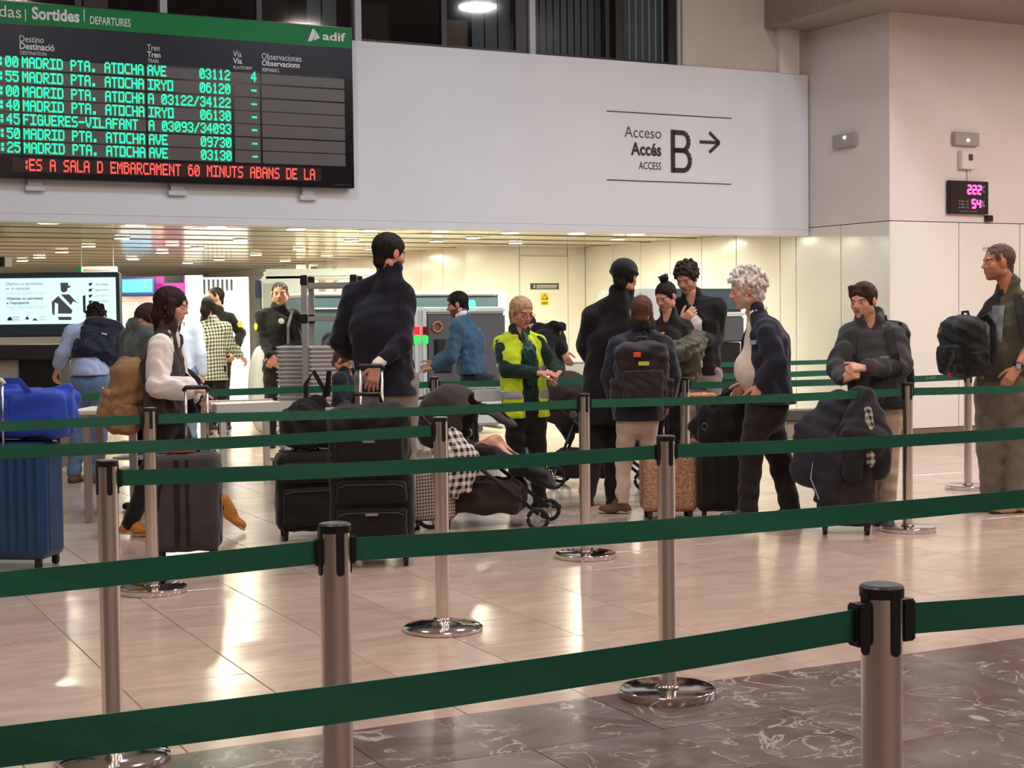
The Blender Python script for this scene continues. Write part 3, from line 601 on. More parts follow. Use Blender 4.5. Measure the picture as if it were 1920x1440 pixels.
# ================================================================== SOFT SHAPES: signed distance fields meshed by surface nets
def _n(v): v = np.asarray(v, float); return v/max(np.linalg.norm(v), 1e-9)
UP = np.array([0, 0, 1.0])
class SDF:
    def __init__(s, h): s.h = h; s.ops = []; s.cuts = []; s.dis = None
    def _op(s, lo, hi, fn, k, sub): s.ops.append((np.asarray(lo, float), np.asarray(hi, float), fn, k, sub)); return s
    def cone(s, a, b, ra, rb=None, k=.02, flat=None, q=1.0, sub=False):
        a = np.asarray(a, float); b = np.asarray(b, float); rb = ra if rb is None else rb; ab = b-a
        n = None if flat is None else _n(flat); R = max(ra, rb)*max(1, q)
        def fn(X, Y, Z):
            x, y, z = X-a[0], Y-a[1], Z-a[2]; A = ab
            if n is not None:
                dt = (x*n[0]+y*n[1]+z*n[2])*(1/q-1); x, y, z = x+dt*n[0], y+dt*n[1], z+dt*n[2]; A = ab + n*((ab@n)*(1/q-1))
            t = np.clip((x*A[0]+y*A[1]+z*A[2])/max(A@A, 1e-9), 0, 1)
            d = np.sqrt((x-t*A[0])**2+(y-t*A[1])**2+(z-t*A[2])**2) - (ra+(rb-ra)*t)
            return d*(min(1, q+.15) if n is not None else 1)
        return s._op(np.minimum(a, b)-R, np.maximum(a, b)+R, fn, k, sub)
    def ell(s, c, r, ax=None, k=.02, sub=False):
        c = np.asarray(c, float); r = np.asarray(r, float); A = np.eye(3) if ax is None else np.asarray(ax, float); R = np.abs(A.T) @ r if ax is not None else r
        def fn(X, Y, Z):
            x, y, z = X-c[0], Y-c[1], Z-c[2]; e = [(x*A[i][0]+y*A[i][1]+z*A[i][2]) for i in range(3)]
            k0 = np.sqrt(sum((e[i]/r[i])**2 for i in range(3))); k1 = np.sqrt(sum((e[i]/r[i]**2)**2 for i in range(3)))
            return k0*(k0-1)/np.maximum(k1, 1e-6)
        return s._op(c-R, c+R, fn, k, sub)
    def rbox(s, c, half, ax=None, r=.02, k=.01, sub=False):
        c = np.asarray(c, float); hf = np.asarray(half, float); A = np.eye(3) if ax is None else np.asarray(ax, float); R = np.abs(A.T) @ hf
        def fn(X, Y, Z):
            x, y, z = X-c[0], Y-c[1], Z-c[2]; e = [np.abs(x*A[i][0]+y*A[i][1]+z*A[i][2])-(hf[i]-r) for i in range(3)]
            o = np.sqrt(sum(np.maximum(v, 0)**2 for v in e)); return o + np.minimum(np.maximum(np.maximum(e[0], e[1]), e[2]), 0) - r
        return s._op(c-R, c+R, fn, k, sub)
    def torus(s, c, n, R, r, k=.01, qz=1.0):
        c = np.asarray(c, float); n = _n(n)
        def fn(X, Y, Z):
            x, y, z = X-c[0], Y-c[1], Z-c[2]; t = x*n[0]+y*n[1]+z*n[2]; p = np.sqrt(np.maximum(x*x+y*y+z*z-t*t, 0)); return np.sqrt((p-R)**2+(t/qz)**2)-r
        w = R+r*max(1, qz); return s._op(c-w, c+w, fn, k, False)
    def chain(s, pts, rad, k=.02, flat=None, q=1.0):
        for i in range(len(pts)-1): s.cone(pts[i], pts[i+1], rad[i], rad[i+1], k, flat, q)
        return s
    def cut(s, p, n, k=.004): s.cuts.append((np.asarray(p, float), _n(n), k)); return s
    def folds(s, amp, wl, seed=0, stretch=(1, 1, 1)): s.dis = (amp, wl, seed, stretch); return s
    def mesh(s):
        h = s.h; add = [o for o in s.ops if not o[4]]
        lo = np.min([o[0] for o in add], 0)-4*h; hi = np.max([o[1] for o in add], 0)+4*h
        N = np.ceil((hi-lo)/h).astype(int)+1; ax = [(lo[i]+h*np.arange(N[i])).astype(np.float32) for i in range(3)]
        Fd = np.full(N, 1.0, np.float32)
        for l, u, fn, k, sub in s.ops:
            pad = k+3.2*h; i0 = np.clip(np.floor((l-pad-lo)/h).astype(int), 0, N-1); i1 = np.clip(np.ceil((u+pad-lo)/h).astype(int)+1, 1, N)
            if np.any(i1 <= i0): continue
            sl = tuple(slice(a, b) for a, b in zip(i0, i1))
            d = fn(ax[0][sl[0]][:, None, None], ax[1][sl[1]][None, :, None], ax[2][sl[2]][None, None, :]).astype(np.float32); a = Fd[sl]
            if sub: d = -d; t = np.clip(.5+.5*(a-d)/k, 0, 1); Fd[sl] = d+(a-d)*t + k*t*(1-t)
            else: t = np.clip(.5+.5*(a-d)/k, 0, 1); Fd[sl] = a+(d-a)*t - k*t*(1-t)
        X, Y, Z = ax[0][:, None, None], ax[1][None, :, None], ax[2][None, None, :]
        if s.dis:
            amp, wl, seed, st = s.dis; r = np.random.default_rng(seed); w = 2*math.pi/wl; D = 0
            for i in range(3):
                k1 = r.normal(size=3)*np.array(st); k1 = k1/np.linalg.norm(k1)*w*(1+.5*i); k2 = _n(r.normal(size=3))*w*.45; p1, p2 = r.uniform(0, 6.28, 2)
                D = D + np.sin(k1[0]*X+k1[1]*Y+k1[2]*Z+p1+1.7*np.sin(k2[0]*X+k2[1]*Y+k2[2]*Z+p2))/(1+.6*i)
            Fd = Fd + (amp*D).astype(np.float32)
        for p, n, k in s.cuts:
            d = ((X-p[0])*n[0]+(Y-p[1])*n[1]+(Z-p[2])*n[2]); t = np.clip(.5+.5*(d-Fd)/k, 0, 1); Fd = Fd+(d-Fd)*t + k*t*(1-t)
        return nets(Fd, lo, h)
def nets(Fd, lo, h):
    S = Fd < 0; nx, ny, nz = Fd.shape
    cs = [(i, j, k) for i in (0, 1) for j in (0, 1) for k in (0, 1)]
    cnt = sum(S[i:nx-1+i, j:ny-1+j, k:nz-1+k].astype(np.int8) for i, j, k in cs)
    act = (cnt > 0) & (cnt < 8); I, J, K = np.nonzero(act); n = len(I)
    if n == 0: return np.zeros((0, 3)), []
    idx = np.full(act.shape, -1, np.int64); idx[I, J, K] = np.arange(n)
    acc = np.zeros((n, 3)); m = np.zeros(n)
    for a in cs:
        for d in range(3):
            if a[d] == 0:
                b = list(a); b[d] = 1; fa = Fd[I+a[0], J+a[1], K+a[2]]; fb = Fd[I+b[0], J+b[1], K+b[2]]; x = (fa < 0) != (fb < 0)
                t = np.where(x, fa/np.where(x, fa-fb, 1), 0); P = np.array(a, float)[None]+np.zeros((n, 3)); P[:, d] += t; acc += np.where(x[:, None], P, 0); m += x
    V = np.stack([I, J, K], 1)+acc/m[:, None]; V = np.asarray(lo)[None]+V*h
    Q = []
    for d in range(3):
        sa = [slice(None)]*3; sb = [slice(None)]*3; sa[d] = slice(0, -1); sb[d] = slice(1, None)
        e = S[tuple(sa)] != S[tuple(sb)]; ii = np.array(np.nonzero(e)); fl = S[tuple(sa)][tuple(ii)]
        d1, d2 = (d+1) % 3, (d+2) % 3; ok = (ii[d1] > 0) & (ii[d2] > 0) & (ii[d1] < Fd.shape[d1]-1) & (ii[d2] < Fd.shape[d2]-1); ii = ii[:, ok]; fl = fl[ok]
        def g(o1, o2): q = ii.copy(); q[d1] -= o1; q[d2] -= o2; return idx[q[0], q[1], q[2]]
        q = np.stack([g(1, 1), g(0, 1), g(0, 0), g(1, 0)], 1); q[~fl] = q[~fl][:, ::-1]; Q.append(q)
    return V, np.concatenate(Q).tolist()
def sdf_obj(name, s, m, parent=None, kind=None, cols=None):
    V, Fc = s.mesh(); return mesh_obj(name, V, Fc, m, parent, smooth=True, kind=kind, cols=cols)
# ================================================================== PEOPLE
def fdir(deg): a = math.radians(deg); return np.array([math.sin(a), -math.cos(a), 0.0])   # 0 faces the camera, 90 faces image right, 180 faces away
def rot(v, ax, deg):
    a = math.radians(deg); ax = _n(ax); v = np.asarray(v, float); return v*math.cos(a)+np.cross(ax, v)*math.sin(a)+ax*(ax@v)*(1-math.cos(a))
M_SKIN = mat('skin', (200, 150, 125), .5, attr=True, var=.05, vscale=25, spec=.35)
def head_piece(hc, f, pitch, S, skin, lips=(150, 82, 76), brow=(60, 44, 36), stubble=0.0, hh=.0048, jaw=1.0, nose=1.0, roll=0, glasses=False, fat=1.0, neck=None):
    f = _n(f); l = np.cross(UP, f); f2 = rot(f, l, pitch); u2 = rot(UP, l, pitch); l2 = rot(l, f2, roll); u2 = rot(u2, f2, roll); R = np.stack([l2, f2, u2], 1)
    nl = np.array([0, -.13, -.6]) if neck is None else (R.T@(neck-hc))/S
    s = SDF(hh/S); w = fat
    s.ell((0, -.06, .14), (.325*w, .405, .355), k=.05); s.ell((0, .11, -.17), (.25*jaw*w, .27, .31), k=.06); s.ell((0, .25, -.40), (.10*jaw, .10, .085), k=.06)
    for e in (-1, 1):
        s.ell((e*.16*w, .20, -.10), (.11, .12, .12), k=.06); s.ell((e*.345*w, -.03, -.03), (.04, .085, .135), k=.03); s.ell((e*.22*jaw*w, 0, -.27), (.08, .14, .11), k=.06)
    s.cone((-.14, .31, .085), (.14, .31, .085), .055, k=.05)
    for e in (-1, 1): s.ell((e*.145, .41, .005), (.085, .075, .06), k=.05, sub=True); s.ell((e*.14, .295, -.002), (.07, .065, .055), k=.015)
    s.cone((0, .33, .05), (0, .425*nose+.0, -.11), .032, .047, k=.035); s.ell((.045, .385, -.125), (.04, .045, .034), k=.02); s.ell((-.045, .385, -.125), (.04, .045, .034), k=.02)
    s.cone((-.085, .325, -.225), (.085, .325, -.225), .035, k=.03); s.cone((-.075, .33, -.275), (.075, .33, -.275), .036, k=.025)
    s.cone((-.1, .385, -.249), (.1, .385, -.249), .012, k=.012, sub=True)
    s.cone((0, -.10, -.2), nl, .225*w, .225*w, k=.06)
    V, Fc = s.mesh(); x, y, z = V[:, 0], V[:, 1], V[:, 2]
    base = np.array(srgb(*skin)); C = np.tile(base, (len(V), 1))
    def blend(mask, col): C[:, :3] += (np.array(srgb(*col))[:3][None]-C[:, :3])*np.clip(mask, 0, 1)[:, None]
    blush = np.exp(-(((np.abs(x)-.17)/.09)**2+((z+.1)/.08)**2))*(y > .15)*.25; blend(blush, (200, 110, 95)); blend(np.exp(-((x/.06)**2+((z+.1)/.06)**2))*(y > .36)*.3, (200, 115, 100)); blend((np.abs(x) > .34*w)*.35, (200, 110, 95))
    if stubble: blend(stubble*(y > .0)*np.clip((-.13-z)/.05, 0, 1)*(z > -.5)*(1-np.exp(-((x/.12)**2+((z+.25)/.05)**2))), brow)
    blend((((x/.095)**2+((z+.25)/.045)**2) < 1)*(y > .3)*.75, lips)
    for e in (-1, 1):
        q = ((x-e*.14)/.062)**2+((z+.003)/.026)**2; blend((q < 1)*(y > .25)*.8, (225, 215, 208)); blend(((x-e*.14)**2+(z+.003)**2 < .026**2)*(y > .25), (45, 30, 25)); blend((np.abs(np.sqrt(q)-1) < .25)*(z > 0)*(y > .25)*.7, (50, 34, 30))
        blend((((x-e*.15)/.085)**2+((z-.085+.25*(x-e*.15)**2*8)/.02)**2 < 1)*(y > .2)*.85, brow)
    return hc[None]+(V*S)@R.T, Fc, C, R
def hand_piece(w, d, n, t, sc, curl=28, thumb=30, spread=1.0, h=.0045, point=None):
    """w wrist, d hand direction, n palm normal, t thumb side"""
    d = _n(d); n = _n(n-d*(n@d)); t = _n(t-d*(t@d)-n*(t@n)); s = SDF(h)
    for o, r in ((.024, .0135), (.008, .0138), (-.009, .0133), (-.024, .012)): s.cone(w-d*.01*sc+t*o*.6*sc, w+d*.088*sc+t*o*sc, .014*sc, r*.92*sc, k=.012)
    for i, (o, ln, r) in enumerate(((.027, .95, .0088), (.009, 1.08, .0092), (-.0095, 1.0, .0088), (-.027, .8, .0078))):
        p = w+d*.088*sc+t*o*sc; dd = rot(d, n, -o*260*spread*np.sign(np.cross(d, t)@n)*-1); ax = np.cross(dd, n)
        c = curl if point is None or i not in point else 6
        for j, sg in enumerate((.042, .027, .022)):
            dd = rot(dd, ax, c*(1, 1.15, .8)[j]); q = p+dd*sg*ln*sc; s.cone(p, q, r*(1-.06*j)*sc, r*(1-.06*(j+1))*sc, k=.004); p = q
    p = w+d*.022*sc+t*.022*sc; dd = _n(d*.75+t*.62+n*.25)
    for sg, r in ((.042, .0125), (.032, .0105), (.026, .009)):
        q = p+dd*sg*sc; s.cone(p, q, r*sc, r*.9*sc, k=.006); p = q; dd = _n(dd + d*.30*(thumb/30) + n*.18 - t*.1)
    V, Fc = s.mesh(); return V, Fc
def join_pieces(pl):
    V = []; Fc = []; C = []; o = 0
    for v, f, c in pl: V.append(v); Fc += (np.asarray(f)+o).tolist(); C.append(c); o += len(v)
    return np.concatenate(V), Fc, np.concatenate(C)
def hair_piece(name, hc, R, S, m, parent, style='short', seed=1, h=.0065, line=.20, vol=1.0, length=.5):
    s = SDF(h/S)
    if style in ('short', 'buzz', 'boy', 'recede', 'slick'):
        g = dict(short=1.075, buzz=1.03, boy=1.10, recede=1.05, slick=1.06)[style]*vol
        s.ell((0, -.075, .15), (.325*g, .405*g, .355*g), k=.03); s.cone((0, -.22, -.05), (0, -.25, -.24), .22*g, .17*g, k=.05)
        fz = dict(short=-.13, buzz=-.10, boy=-.16, recede=-.04, slick=-.09)[style]
        s.ell((0, .46, fz), (.42, .43, .40), k=.02, sub=True)
        for e in (-1, 1): s.ell((e*.40, .10, -.22), (.14, .26, .24), k=.02, sub=True); s.ell((e*.40, -.02, -.05), (.10, .10, .16), k=.02, sub=True)
        if style == 'boy':
            for i in range(7): x = -.25+.083*i; s.cone((x, .17, .40), (x*1.05+.02, .30-.55*x*x, .17+.02*(i % 2)), .085, .035, k=.03)
        if style == 'slick': s.cone((0, .26, .38), (0, -.25, .46), .12, .1, k=.1)
    elif style == 'curly':
        r = np.random.default_rng(seed); g = 1.06
        s.ell((0, -.08, .16), (.34*g, .42*g, .37*g), k=.03); s.cone((0, -.25, 0), (0, -.3, -.22), .24, .2, k=.05)
        for i in range(190):
            v = _n(r.normal(size=3)); p = np.array([0, -.09, .17])+v*np.array([.365, .455, .405])*vol*r.uniform(.95, 1.05)
            if p[1] > .20 and p[2] < .26: continue
            if p[2] < -.25 or (p[1] > .05 and p[2] < .02): continue
            s.ell(p, np.array([1, 1, .9])*r.uniform(.035, .07), k=.035)
        s.ell((0, .48, -.14), (.40, .42, .40), k=.02, sub=True)
        for e in (-1, 1): s.ell((e*.42, .05, -.18), (.12, .2, .2), k=.02, sub=True)
    elif style in ('long', 'bun', 'tail'):
        g = 1.07*vol; s.ell((0, -.075, .15), (.325*g, .41*g, .355*g), k=.03)
        if style == 'long':
            s.chain([(0, -.22, .05), (0, -.26, -.30), (0, -.24, -.5-length*.6)], [.34, .33, .20], k=.05, flat=(0, 1, 0), q=.75)
            for e in (-1, 1): s.chain([(e*.30, .02, .10), (e*.35, .05, -.22), (e*.33, .0, -.40-length*.3)], [.13, .12, .06], k=.05)
            s.ell((0, .50, -.20), (.27, .42, .50), k=.02, sub=True)
        else:
            s.cone((0, -.25, 0), (0, -.28, -.2), .22, .14, k=.05); s.ell((0, .47, -.14), (.42, .43, .41), k=.02, sub=True)
            for e in (-1, 1): s.ell((e*.40, .08, -.24), (.14, .28, .22), k=.02, sub=True)
            if style == 'bun': s.ell((0, -.18, .62), (.17, .17, .14), k=.05)
            else: s.ell((0, -.48, .1), (.13, .12, .12), k=.04); s.chain([(0, -.5, .08), (.03, -.6, -.15), (.04, -.56, -.5)], [.09, .085, .04], k=.04)
            if style == 'bun':
                r = np.random.default_rng(3)
                for i in range(9): a = r.uniform(0, 6.28); p = np.array([.1*math.cos(a), -.18+.1*math.sin(a), .66]); s.cone(p, p+np.array([.13*math.cos(a), .1*math.sin(a), r.uniform(.02, .13)]), .035, .012, k=.02)
    if style == 'wispy':
        pass
    s.folds(.009 if style != 'curly' else .012, .10, seed, (1.6, 1.6, .35))
    V, Fc = s.mesh(); return mesh_obj(name, hc[None]+(V*S)@R.T, Fc, m, parent, smooth=True)
def person(foot, Hm, face, label, J=None, top=None, trousers=None, shoes=None, hair=None, skin=(206, 152, 126), head=None, hands=None, girth=1.0, lean=0, bare=None, res=1.0, extras=None, feet=None, group=None, sleeve=1.0, hscale=1.0):
    J = dict(J or {}); base = zpl(*foot); Y0 = base[1]; f = fdir(face); l = np.cross(UP, f); k = Hm; sc = Hm/1.75; G = girth
    t = thing('person', base, label, 'person', group)
    def ov(n, d):
        v = J.get(n)
        if v is None: return np.asarray(d, float)
        if len(v) == 4: return base + l*v[0] + f*v[1] + UP*v[2]
        return at(v[0], v[1], Y0+v[2])
    fl = rot(f, l, lean); ul = rot(UP, l, lean)
    pel = ov('pel', base+UP*.52*k); chest = ov('chest', pel+ul*.21*k); neck = ov('neck', pel+ul*.315*k-f*.004*k); hd = ov('head', neck+rot(ul, l, 6)*.105*k)
    ul = _n(neck-pel)
    P = {}
    tl = J.get('shl'); tw = l if tl is None else fdir(tl+90)*1.0
    for e, s_ in ((1, 'L'), (-1, 'R')):
        P['sh'+s_] = ov('sh'+s_, neck+l*e*.108*k*(.5+.5*G)-ul*.04*k)
        if 'sh'+s_ in J: P['sh'+s_] = P['sh'+s_] - ul*.010*k - l*e*.006*k
        P['el'+s_] = ov('el'+s_, P['sh'+s_]-UP*.18*k+l*e*.025*k); P['wr'+s_] = ov('wr'+s_, P['el'+s_]-UP*.145*k+f*.03*k)
        P['hi'+s_] = ov('hi'+s_, pel+l*e*.052*k-UP*.02*k); P['an'+s_] = ov('an'+s_, base+l*e*.06*k+UP*.045*k); P['kn'+s_] = ov('kn'+s_, (P['hi'+s_]+P['an'+s_])/2+f*.02*k)
    P.update(pel=pel, chest=chest, neck=neck, head=hd, f=f, l=l, sc=sc, base=base, Y0=Y0)
    hp = dict(yaw=face, pitch=8, lips=(150, 82, 76), brow=(60, 44, 36), stubble=0, jaw=1.0, nose=1.0, roll=0, fat=1.0); hp.update(head or {})
    S = .132*k*hscale; hf = fdir(hp['yaw'])
    HV, HF, HC, R = head_piece(hd, hf, hp['pitch'], S, skin, hp['lips'], hp['brow'], hp['stubble'], .005*res, hp['jaw'], hp['nose'], hp['roll'], fat=hp['fat'], neck=neck-ul*.01*k); P['R'] = R; P['S'] = S
    # body: one mesh of head, trunk, limbs and hands
    b = SDF(.013*res)
    b.cone(pel-UP*.02*k, chest, .125*sc*G, .135*sc*G, k=.04, flat=f, q=.68).cone(chest, neck-ul*.05*k, .13*sc*G, .07*sc, k=.04, flat=f, q=.8).cone(neck-ul*.01*k, P['shL'], .045*sc, .032*sc, k=.03).cone(neck-ul*.01*k, P['shR'], .045*sc, .032*sc, k=.03).cone(neck-UP*.02*k, neck+(hd-neck)*.35, .05*sc, k=.02)
    for s_ in 'LR':
        b.cone(P['sh'+s_], P['el'+s_], .043*sc*G, .035*sc*G, k=.02).cone(P['el'+s_], P['wr'+s_], .036*sc*G, .025*sc, k=.015).cone(P['hi'+s_], P['kn'+s_], .07*sc*G, .048*sc, k=.03).cone(P['kn'+s_], P['an'+s_], .047*sc, .033*sc, k=.02)
    BV, BF = b.mesh(); sk = np.array(srgb(*skin)); pcs = [(HV, HF, HC), (BV, BF, np.tile(sk, (len(BV), 1)))]
    hk = hands or {}
    for s_, e in (('L', 1), ('R', -1)):
        h_ = hk.get(s_, {})
        if h_ is None: continue
        fa = _n(P['wr'+s_]-P['el'+s_]); d = np.asarray(h_['d'], float) if 'd' in h_ else fa; n = np.asarray(h_['n'], float) if 'n' in h_ else -l*e; tt = np.asarray(h_['t'], float) if 't' in h_ else f
        V, Fc = hand_piece(P['wr'+s_], d, n, tt, sc*1.0, h_.get('curl', 30), h_.get('thumb', 30), h_.get('spread', .5), .0048*res, h_.get('point')); c = np.tile(np.array(srgb(*[int(q*.97) for q in skin])), (len(V), 1)); pcs.append((V, Fc, c))
    V, Fc, C = join_pieces(pcs); mesh_obj('body', V, Fc, M_SKIN, t, smooth=True, cols=C)
    # trousers
    if trousers:
        tr = dict(mat=None, r=1.0, hem=.035, rise=.05, bag=1.0); tr.update(trousers); s = SDF(.011*res); r = tr['r']*sc; g = G
        s.cone(pel-UP*.035*k, pel+ul*tr['rise']*k, .138*r*g, .128*r*g, k=.04, flat=f, q=.72)
        for s_ in 'LR': s.cone(P['hi'+s_], P['kn'+s_], .092*r*(.4+.6*g), .068*r*tr['bag'], k=.035).cone(P['kn'+s_], P['an'+s_]-UP*.01*k, .067*r*tr['bag'], .055*r*tr['bag'], k=.02)
        zmin = min(P['anL'][2], P['anR'][2])-.045*k+tr['hem']*k
        s.folds(.0035, .14, 11, (.6, .6, 1.6)); 
        s.cut((0, 0, zmin), (0, 0, -1)) if tr.get('cut', True) else None
        sdf_obj(tr.get('name', 'trousers'), s, tr['mat'], t)
    # top garments, innermost first
    for gm in (top if isinstance(top, list) else [top] if top else []):
        g_ = dict(name='jacket', mat=None, t=.0, hem=.02, flare=1.0, sleeves='LR', send=.97, collar=0, fold=.004, wl=.12, belly=0, open=0, sr=1.0); g_.update(gm); s = SDF(g_.get('h', .0105)*res); th_ = g_['t']
        hem = pel-UP*g_['hem']*k
        s.cone(pel+ul*.01*k, chest, (.138*sc+th_)*G, (.142*sc+th_)*G, k=.05, flat=f, q=.72).cone(chest, neck-ul*.055*k, (.138*sc+th_)*G, (.075*sc+th_), k=.04, flat=f, q=.8)
        s.cone(hem, pel+ul*.01*k, (.140*sc+th_)*G*g_['flare'], (.138*sc+th_)*G, k=.03, flat=f, q=.75)
        for s_ in 'LR': s.cone(neck-ul*.012*k, P['sh'+s_]+ul*.006*k, .048*sc+th_*.7, .043*sc+th_*.8, k=.025).cone(chest+ul*.03*k, P['sh'+s_]-ul*.02*k, .085*sc+th_, .045*sc+th_*.8, k=.03)
        s.cone(neck-ul*.05*k, neck+ul*.016*k+(hd-neck)*.10, .082*sc+th_*.5, .060*sc+th_*.4, k=.02)
        if g_['belly']: s.ell(pel+ul*.10*k+f*.05*k, np.array([.13, .12, .14])*sc*g_['belly'], ax=[l, f, UP], k=.05)
        for s_ in g_['sleeves']:
            w_ = P['el'+s_]+(P['wr'+s_]-P['el'+s_])*(g_['send']-.09 if g_['send'] > .3 else g_['send'])
            s.cone(P['sh'+s_], P['el'+s_], (.050*sc*(.4+.6*G)+th_)*g_['sr'], (.045*sc+th_)*g_['sr'], k=.025)
            if g_['send'] > 0: s.cone(P['el'+s_], w_, (.046*sc+th_)*g_['sr'], (.034*sc+th_*.9)*g_['sr']*g_.get('cuff', 1), k=.015)
        if g_['collar']: s.torus(neck+ul*.020*k+f*.004*k, rot(UP, l, 22), .066*sc, g_['collar'], k=.012, qz=1.6)
        if g_['fold']: s.folds(g_['fold'], g_['wl'], g_.get('seed', 5), (1, 1, 1.3))
        s.cut(hem-UP*.0, (0, 0, -1))
        if g_.get('slab'): s.cut((0, 0, g_['slab'][0]), (0, 0, -1)); s.cut((0, 0, g_['slab'][1]), (0, 0, 1))
        if g_.get('neckcut', 1): s.cone(neck+f*.078*sc-ul*.012*k, neck+f*.06*sc+ul*.09*k, .036*sc, .08*sc, k=.012, sub=True); s.cone(neck+ul*.085*k, hd, .055*sc, .075*sc, k=.012, sub=True)
        if g_.get('bigopen'): q_ = g_['bigopen']; s.cone(neck+f*.135*sc+UP*.03*k, chest+f*.20*sc, .085*q_, .12*q_, k=.012, sub=True); s.cone(chest+f*.20*sc, pel+f*.29*sc-UP*.1, .12*q_, .17*q_, k=.012, sub=True)
        if g_.get('vneck'): s.cone(neck+f*.06*k+UP*.05*k, chest+f*.15*k-UP*g_['vneck']*k, .055*sc, .008, k=.008, sub=True)
        if g_.get('openf'):
            rs = (.140*sc+th_)*G*.74+.01; wo_ = g_['openf']; s.cone(neck+f*rs*.9-UP*.03*k, chest+f*(rs+.01), wo_*.35, wo_, k=.01, sub=True); s.cone(chest+f*(rs+.01), hem+f*(rs+.02)-UP*.1, wo_, wo_*g_.get('openb', 1.2), k=.01, sub=True)
            if g_['belly'] or g_.get('ob'): s.cone(chest+f*(rs+.04), pel+ul*.05*k+f*(rs+.09), wo_, wo_*1.4, k=.01, sub=True)
        sdf_obj(g_['name'], s, g_['mat'], t)
    # shoes
    if shoes:
        for s_ in 'LR':
            fd = (feet or {}).get(s_); d = _n(f if fd is None else fd); a = P['an'+s_]; s = SDF(.008*res); g0 = a-UP*.045*k; sd = np.cross(UP, _n([d[0], d[1], 0])); up2 = _n(np.cross(d, sd)) if abs(d[2]) > .05 else UP
            if up2[2] < 0: up2 = -up2
            tilt = abs(d[2]) > .05
            s.cone(g0-d*.035*sc+up2*.032, g0+d*.155*sc+up2*.028, .038*sc, .036*sc, k=.02, flat=up2, q=.85).cone(a+up2*.03, g0+d*.05*sc+up2*.05, .044*sc, .042*sc, k=.03).cone(g0-d*.03*sc+up2*.02, a, .04*sc, .042*sc, k=.02).cone(g0+d*.06*sc+up2*.02, g0+d*.12*sc+up2*.022, .045*sc, .045*sc, k=.02, flat=up2, q=.6)
            s.cut(g0+up2*.002 if tilt else (0, 0, max(.002, g0[2]+.002)), -up2); sh = sdf_obj('shoe', s, shoes['mat'], t)
            if shoes.get('sole'):
                s = SDF(.008*res); s.cone(g0-d*.04*sc+up2*.013, g0+d*.16*sc+up2*.013, .043*sc, .04*sc, k=.01, flat=up2, q=.45).cut(g0+up2*.001 if tilt else (0, 0, max(.001, g0[2]+.001)), -up2).cut(g0+up2*.024, up2); sdf_obj('sole', s, shoes['sole'], sh)
    if hair: 
        hm = dict(hair); hair_piece('hair', hd, R, S, hm.pop('mat'), t, **hm)
    P['t'] = t; return P
def fab(name, rgb, rough=.85, var=.12, bump=.35, bscale=90, vscale=14, sheen=.15, **k): return mat(name, rgb, rough, var=var, vscale=vscale, bump=bump, bscale=bscale, sheen=sheen, spec=.25, **k)
def hairm(name, rgb): return mat(name, rgb, .6, var=.35, vscale=40, bump=.8, bscale=70, spec=.2, stretch=(1.6, 1.6, .5))
H_DARK = hairm('hair_black_brown', (30, 23, 21)); H_BRN = hairm('hair_brown', (58, 38, 30)); H_AUB = hairm('hair_dark_auburn', (48, 30, 27)); H_WHT = hairm('hair_white', (228, 222, 218)); H_BLD = hairm('hair_blond_grey', (186, 152, 116)); H_MID = hairm('hair_mid_brown', (92, 62, 46)); H_GRY = hairm('hair_cropped_grey', (96, 80, 70))
NAVY = fab('navy_wool', (26, 27, 42)); NAVY2 = fab('navy_flannel', (32, 36, 52)); GREYT = fab('grey_trousers', (136, 124, 118)); BLACKT = fab('black_trousers', (26, 24, 26)); BLK = fab('black_cloth', (22, 21, 23)); DKBRN = fab('dark_brown_trousers', (36, 29, 29))
WHITEC = fab('white_cotton', (240, 234, 228), var=.04); VESTB = fab('brown_padded_vest', (62, 52, 46)); GRNJ = fab('grey_green_jacket', (88, 98, 92)); LBLUE = fab('light_blue_cotton', (176, 192, 226), var=.05); DENIM = fab('washed_denim', (92, 118, 150)); TEAL = fab('petrol_blue_knit', (62, 96, 120)); BEIGE = fab('beige_chino', (206, 184, 166), var=.05)
DGRN = fab('dark_green_blazer', (26, 46, 42)); HIVIS = fab('hi_vis_yellow', (206, 232, 40), .6, var=.05, bump=.2); REFL = mat('reflective_grey_tape', (160, 160, 158), .35); CREAM = fab('cream_knit', (222, 208, 194), var=.04, bscale=160); HOOD = fab('charcoal_hoodie', (62, 62, 66)); OLIVE = fab('olive_tshirt', (78, 76, 62), var=.06); KHAKI = fab('grey_khaki_trousers', (112, 106, 94))
SHB = mat('black_leather', (20, 18, 18), .35, bump=.1); SHBR = mat('brown_suede', (92, 66, 52), .8, bump=.2); SHTAN = mat('tan_leather', (176, 148, 118), .7, bump=.2); SHOR = mat('orange_tan_boot', (186, 116, 40), .7, bump=.2); SOLEW = mat('pale_rubber_sole', (196, 176, 156), .6); SHTL = mat('dark_teal_trainer', (34, 52, 54), .7); SOLED = mat('dark_rubber_sole', (40, 38, 36), .7)
CHECK = checker_mat('checked_flannel', (228, 230, 214), (42, 50, 44), 23); YEL = mat('yellow_patch', (238, 200, 30), .6); BADGE = mat('white_badge', (226, 228, 220), .5)
P = {}
def patch(P, name, c, n, r, m, u=UP, th=.006, flat=1.0):
    n = _n(n); MB().lathe(np.asarray(c)-n*th, [(r*.98, 0), (r, th), (r*.9, th*1.6)], 16, axis=n).build(name, m, P['t'], smooth='a')
def strap(P, pts, w, th, m, name='strap', up=(0, 0, 1), parent=None): return MB().tube(pts, 0, 4, flat=(w, th), up=up).build(name, m, parent or P['t'])
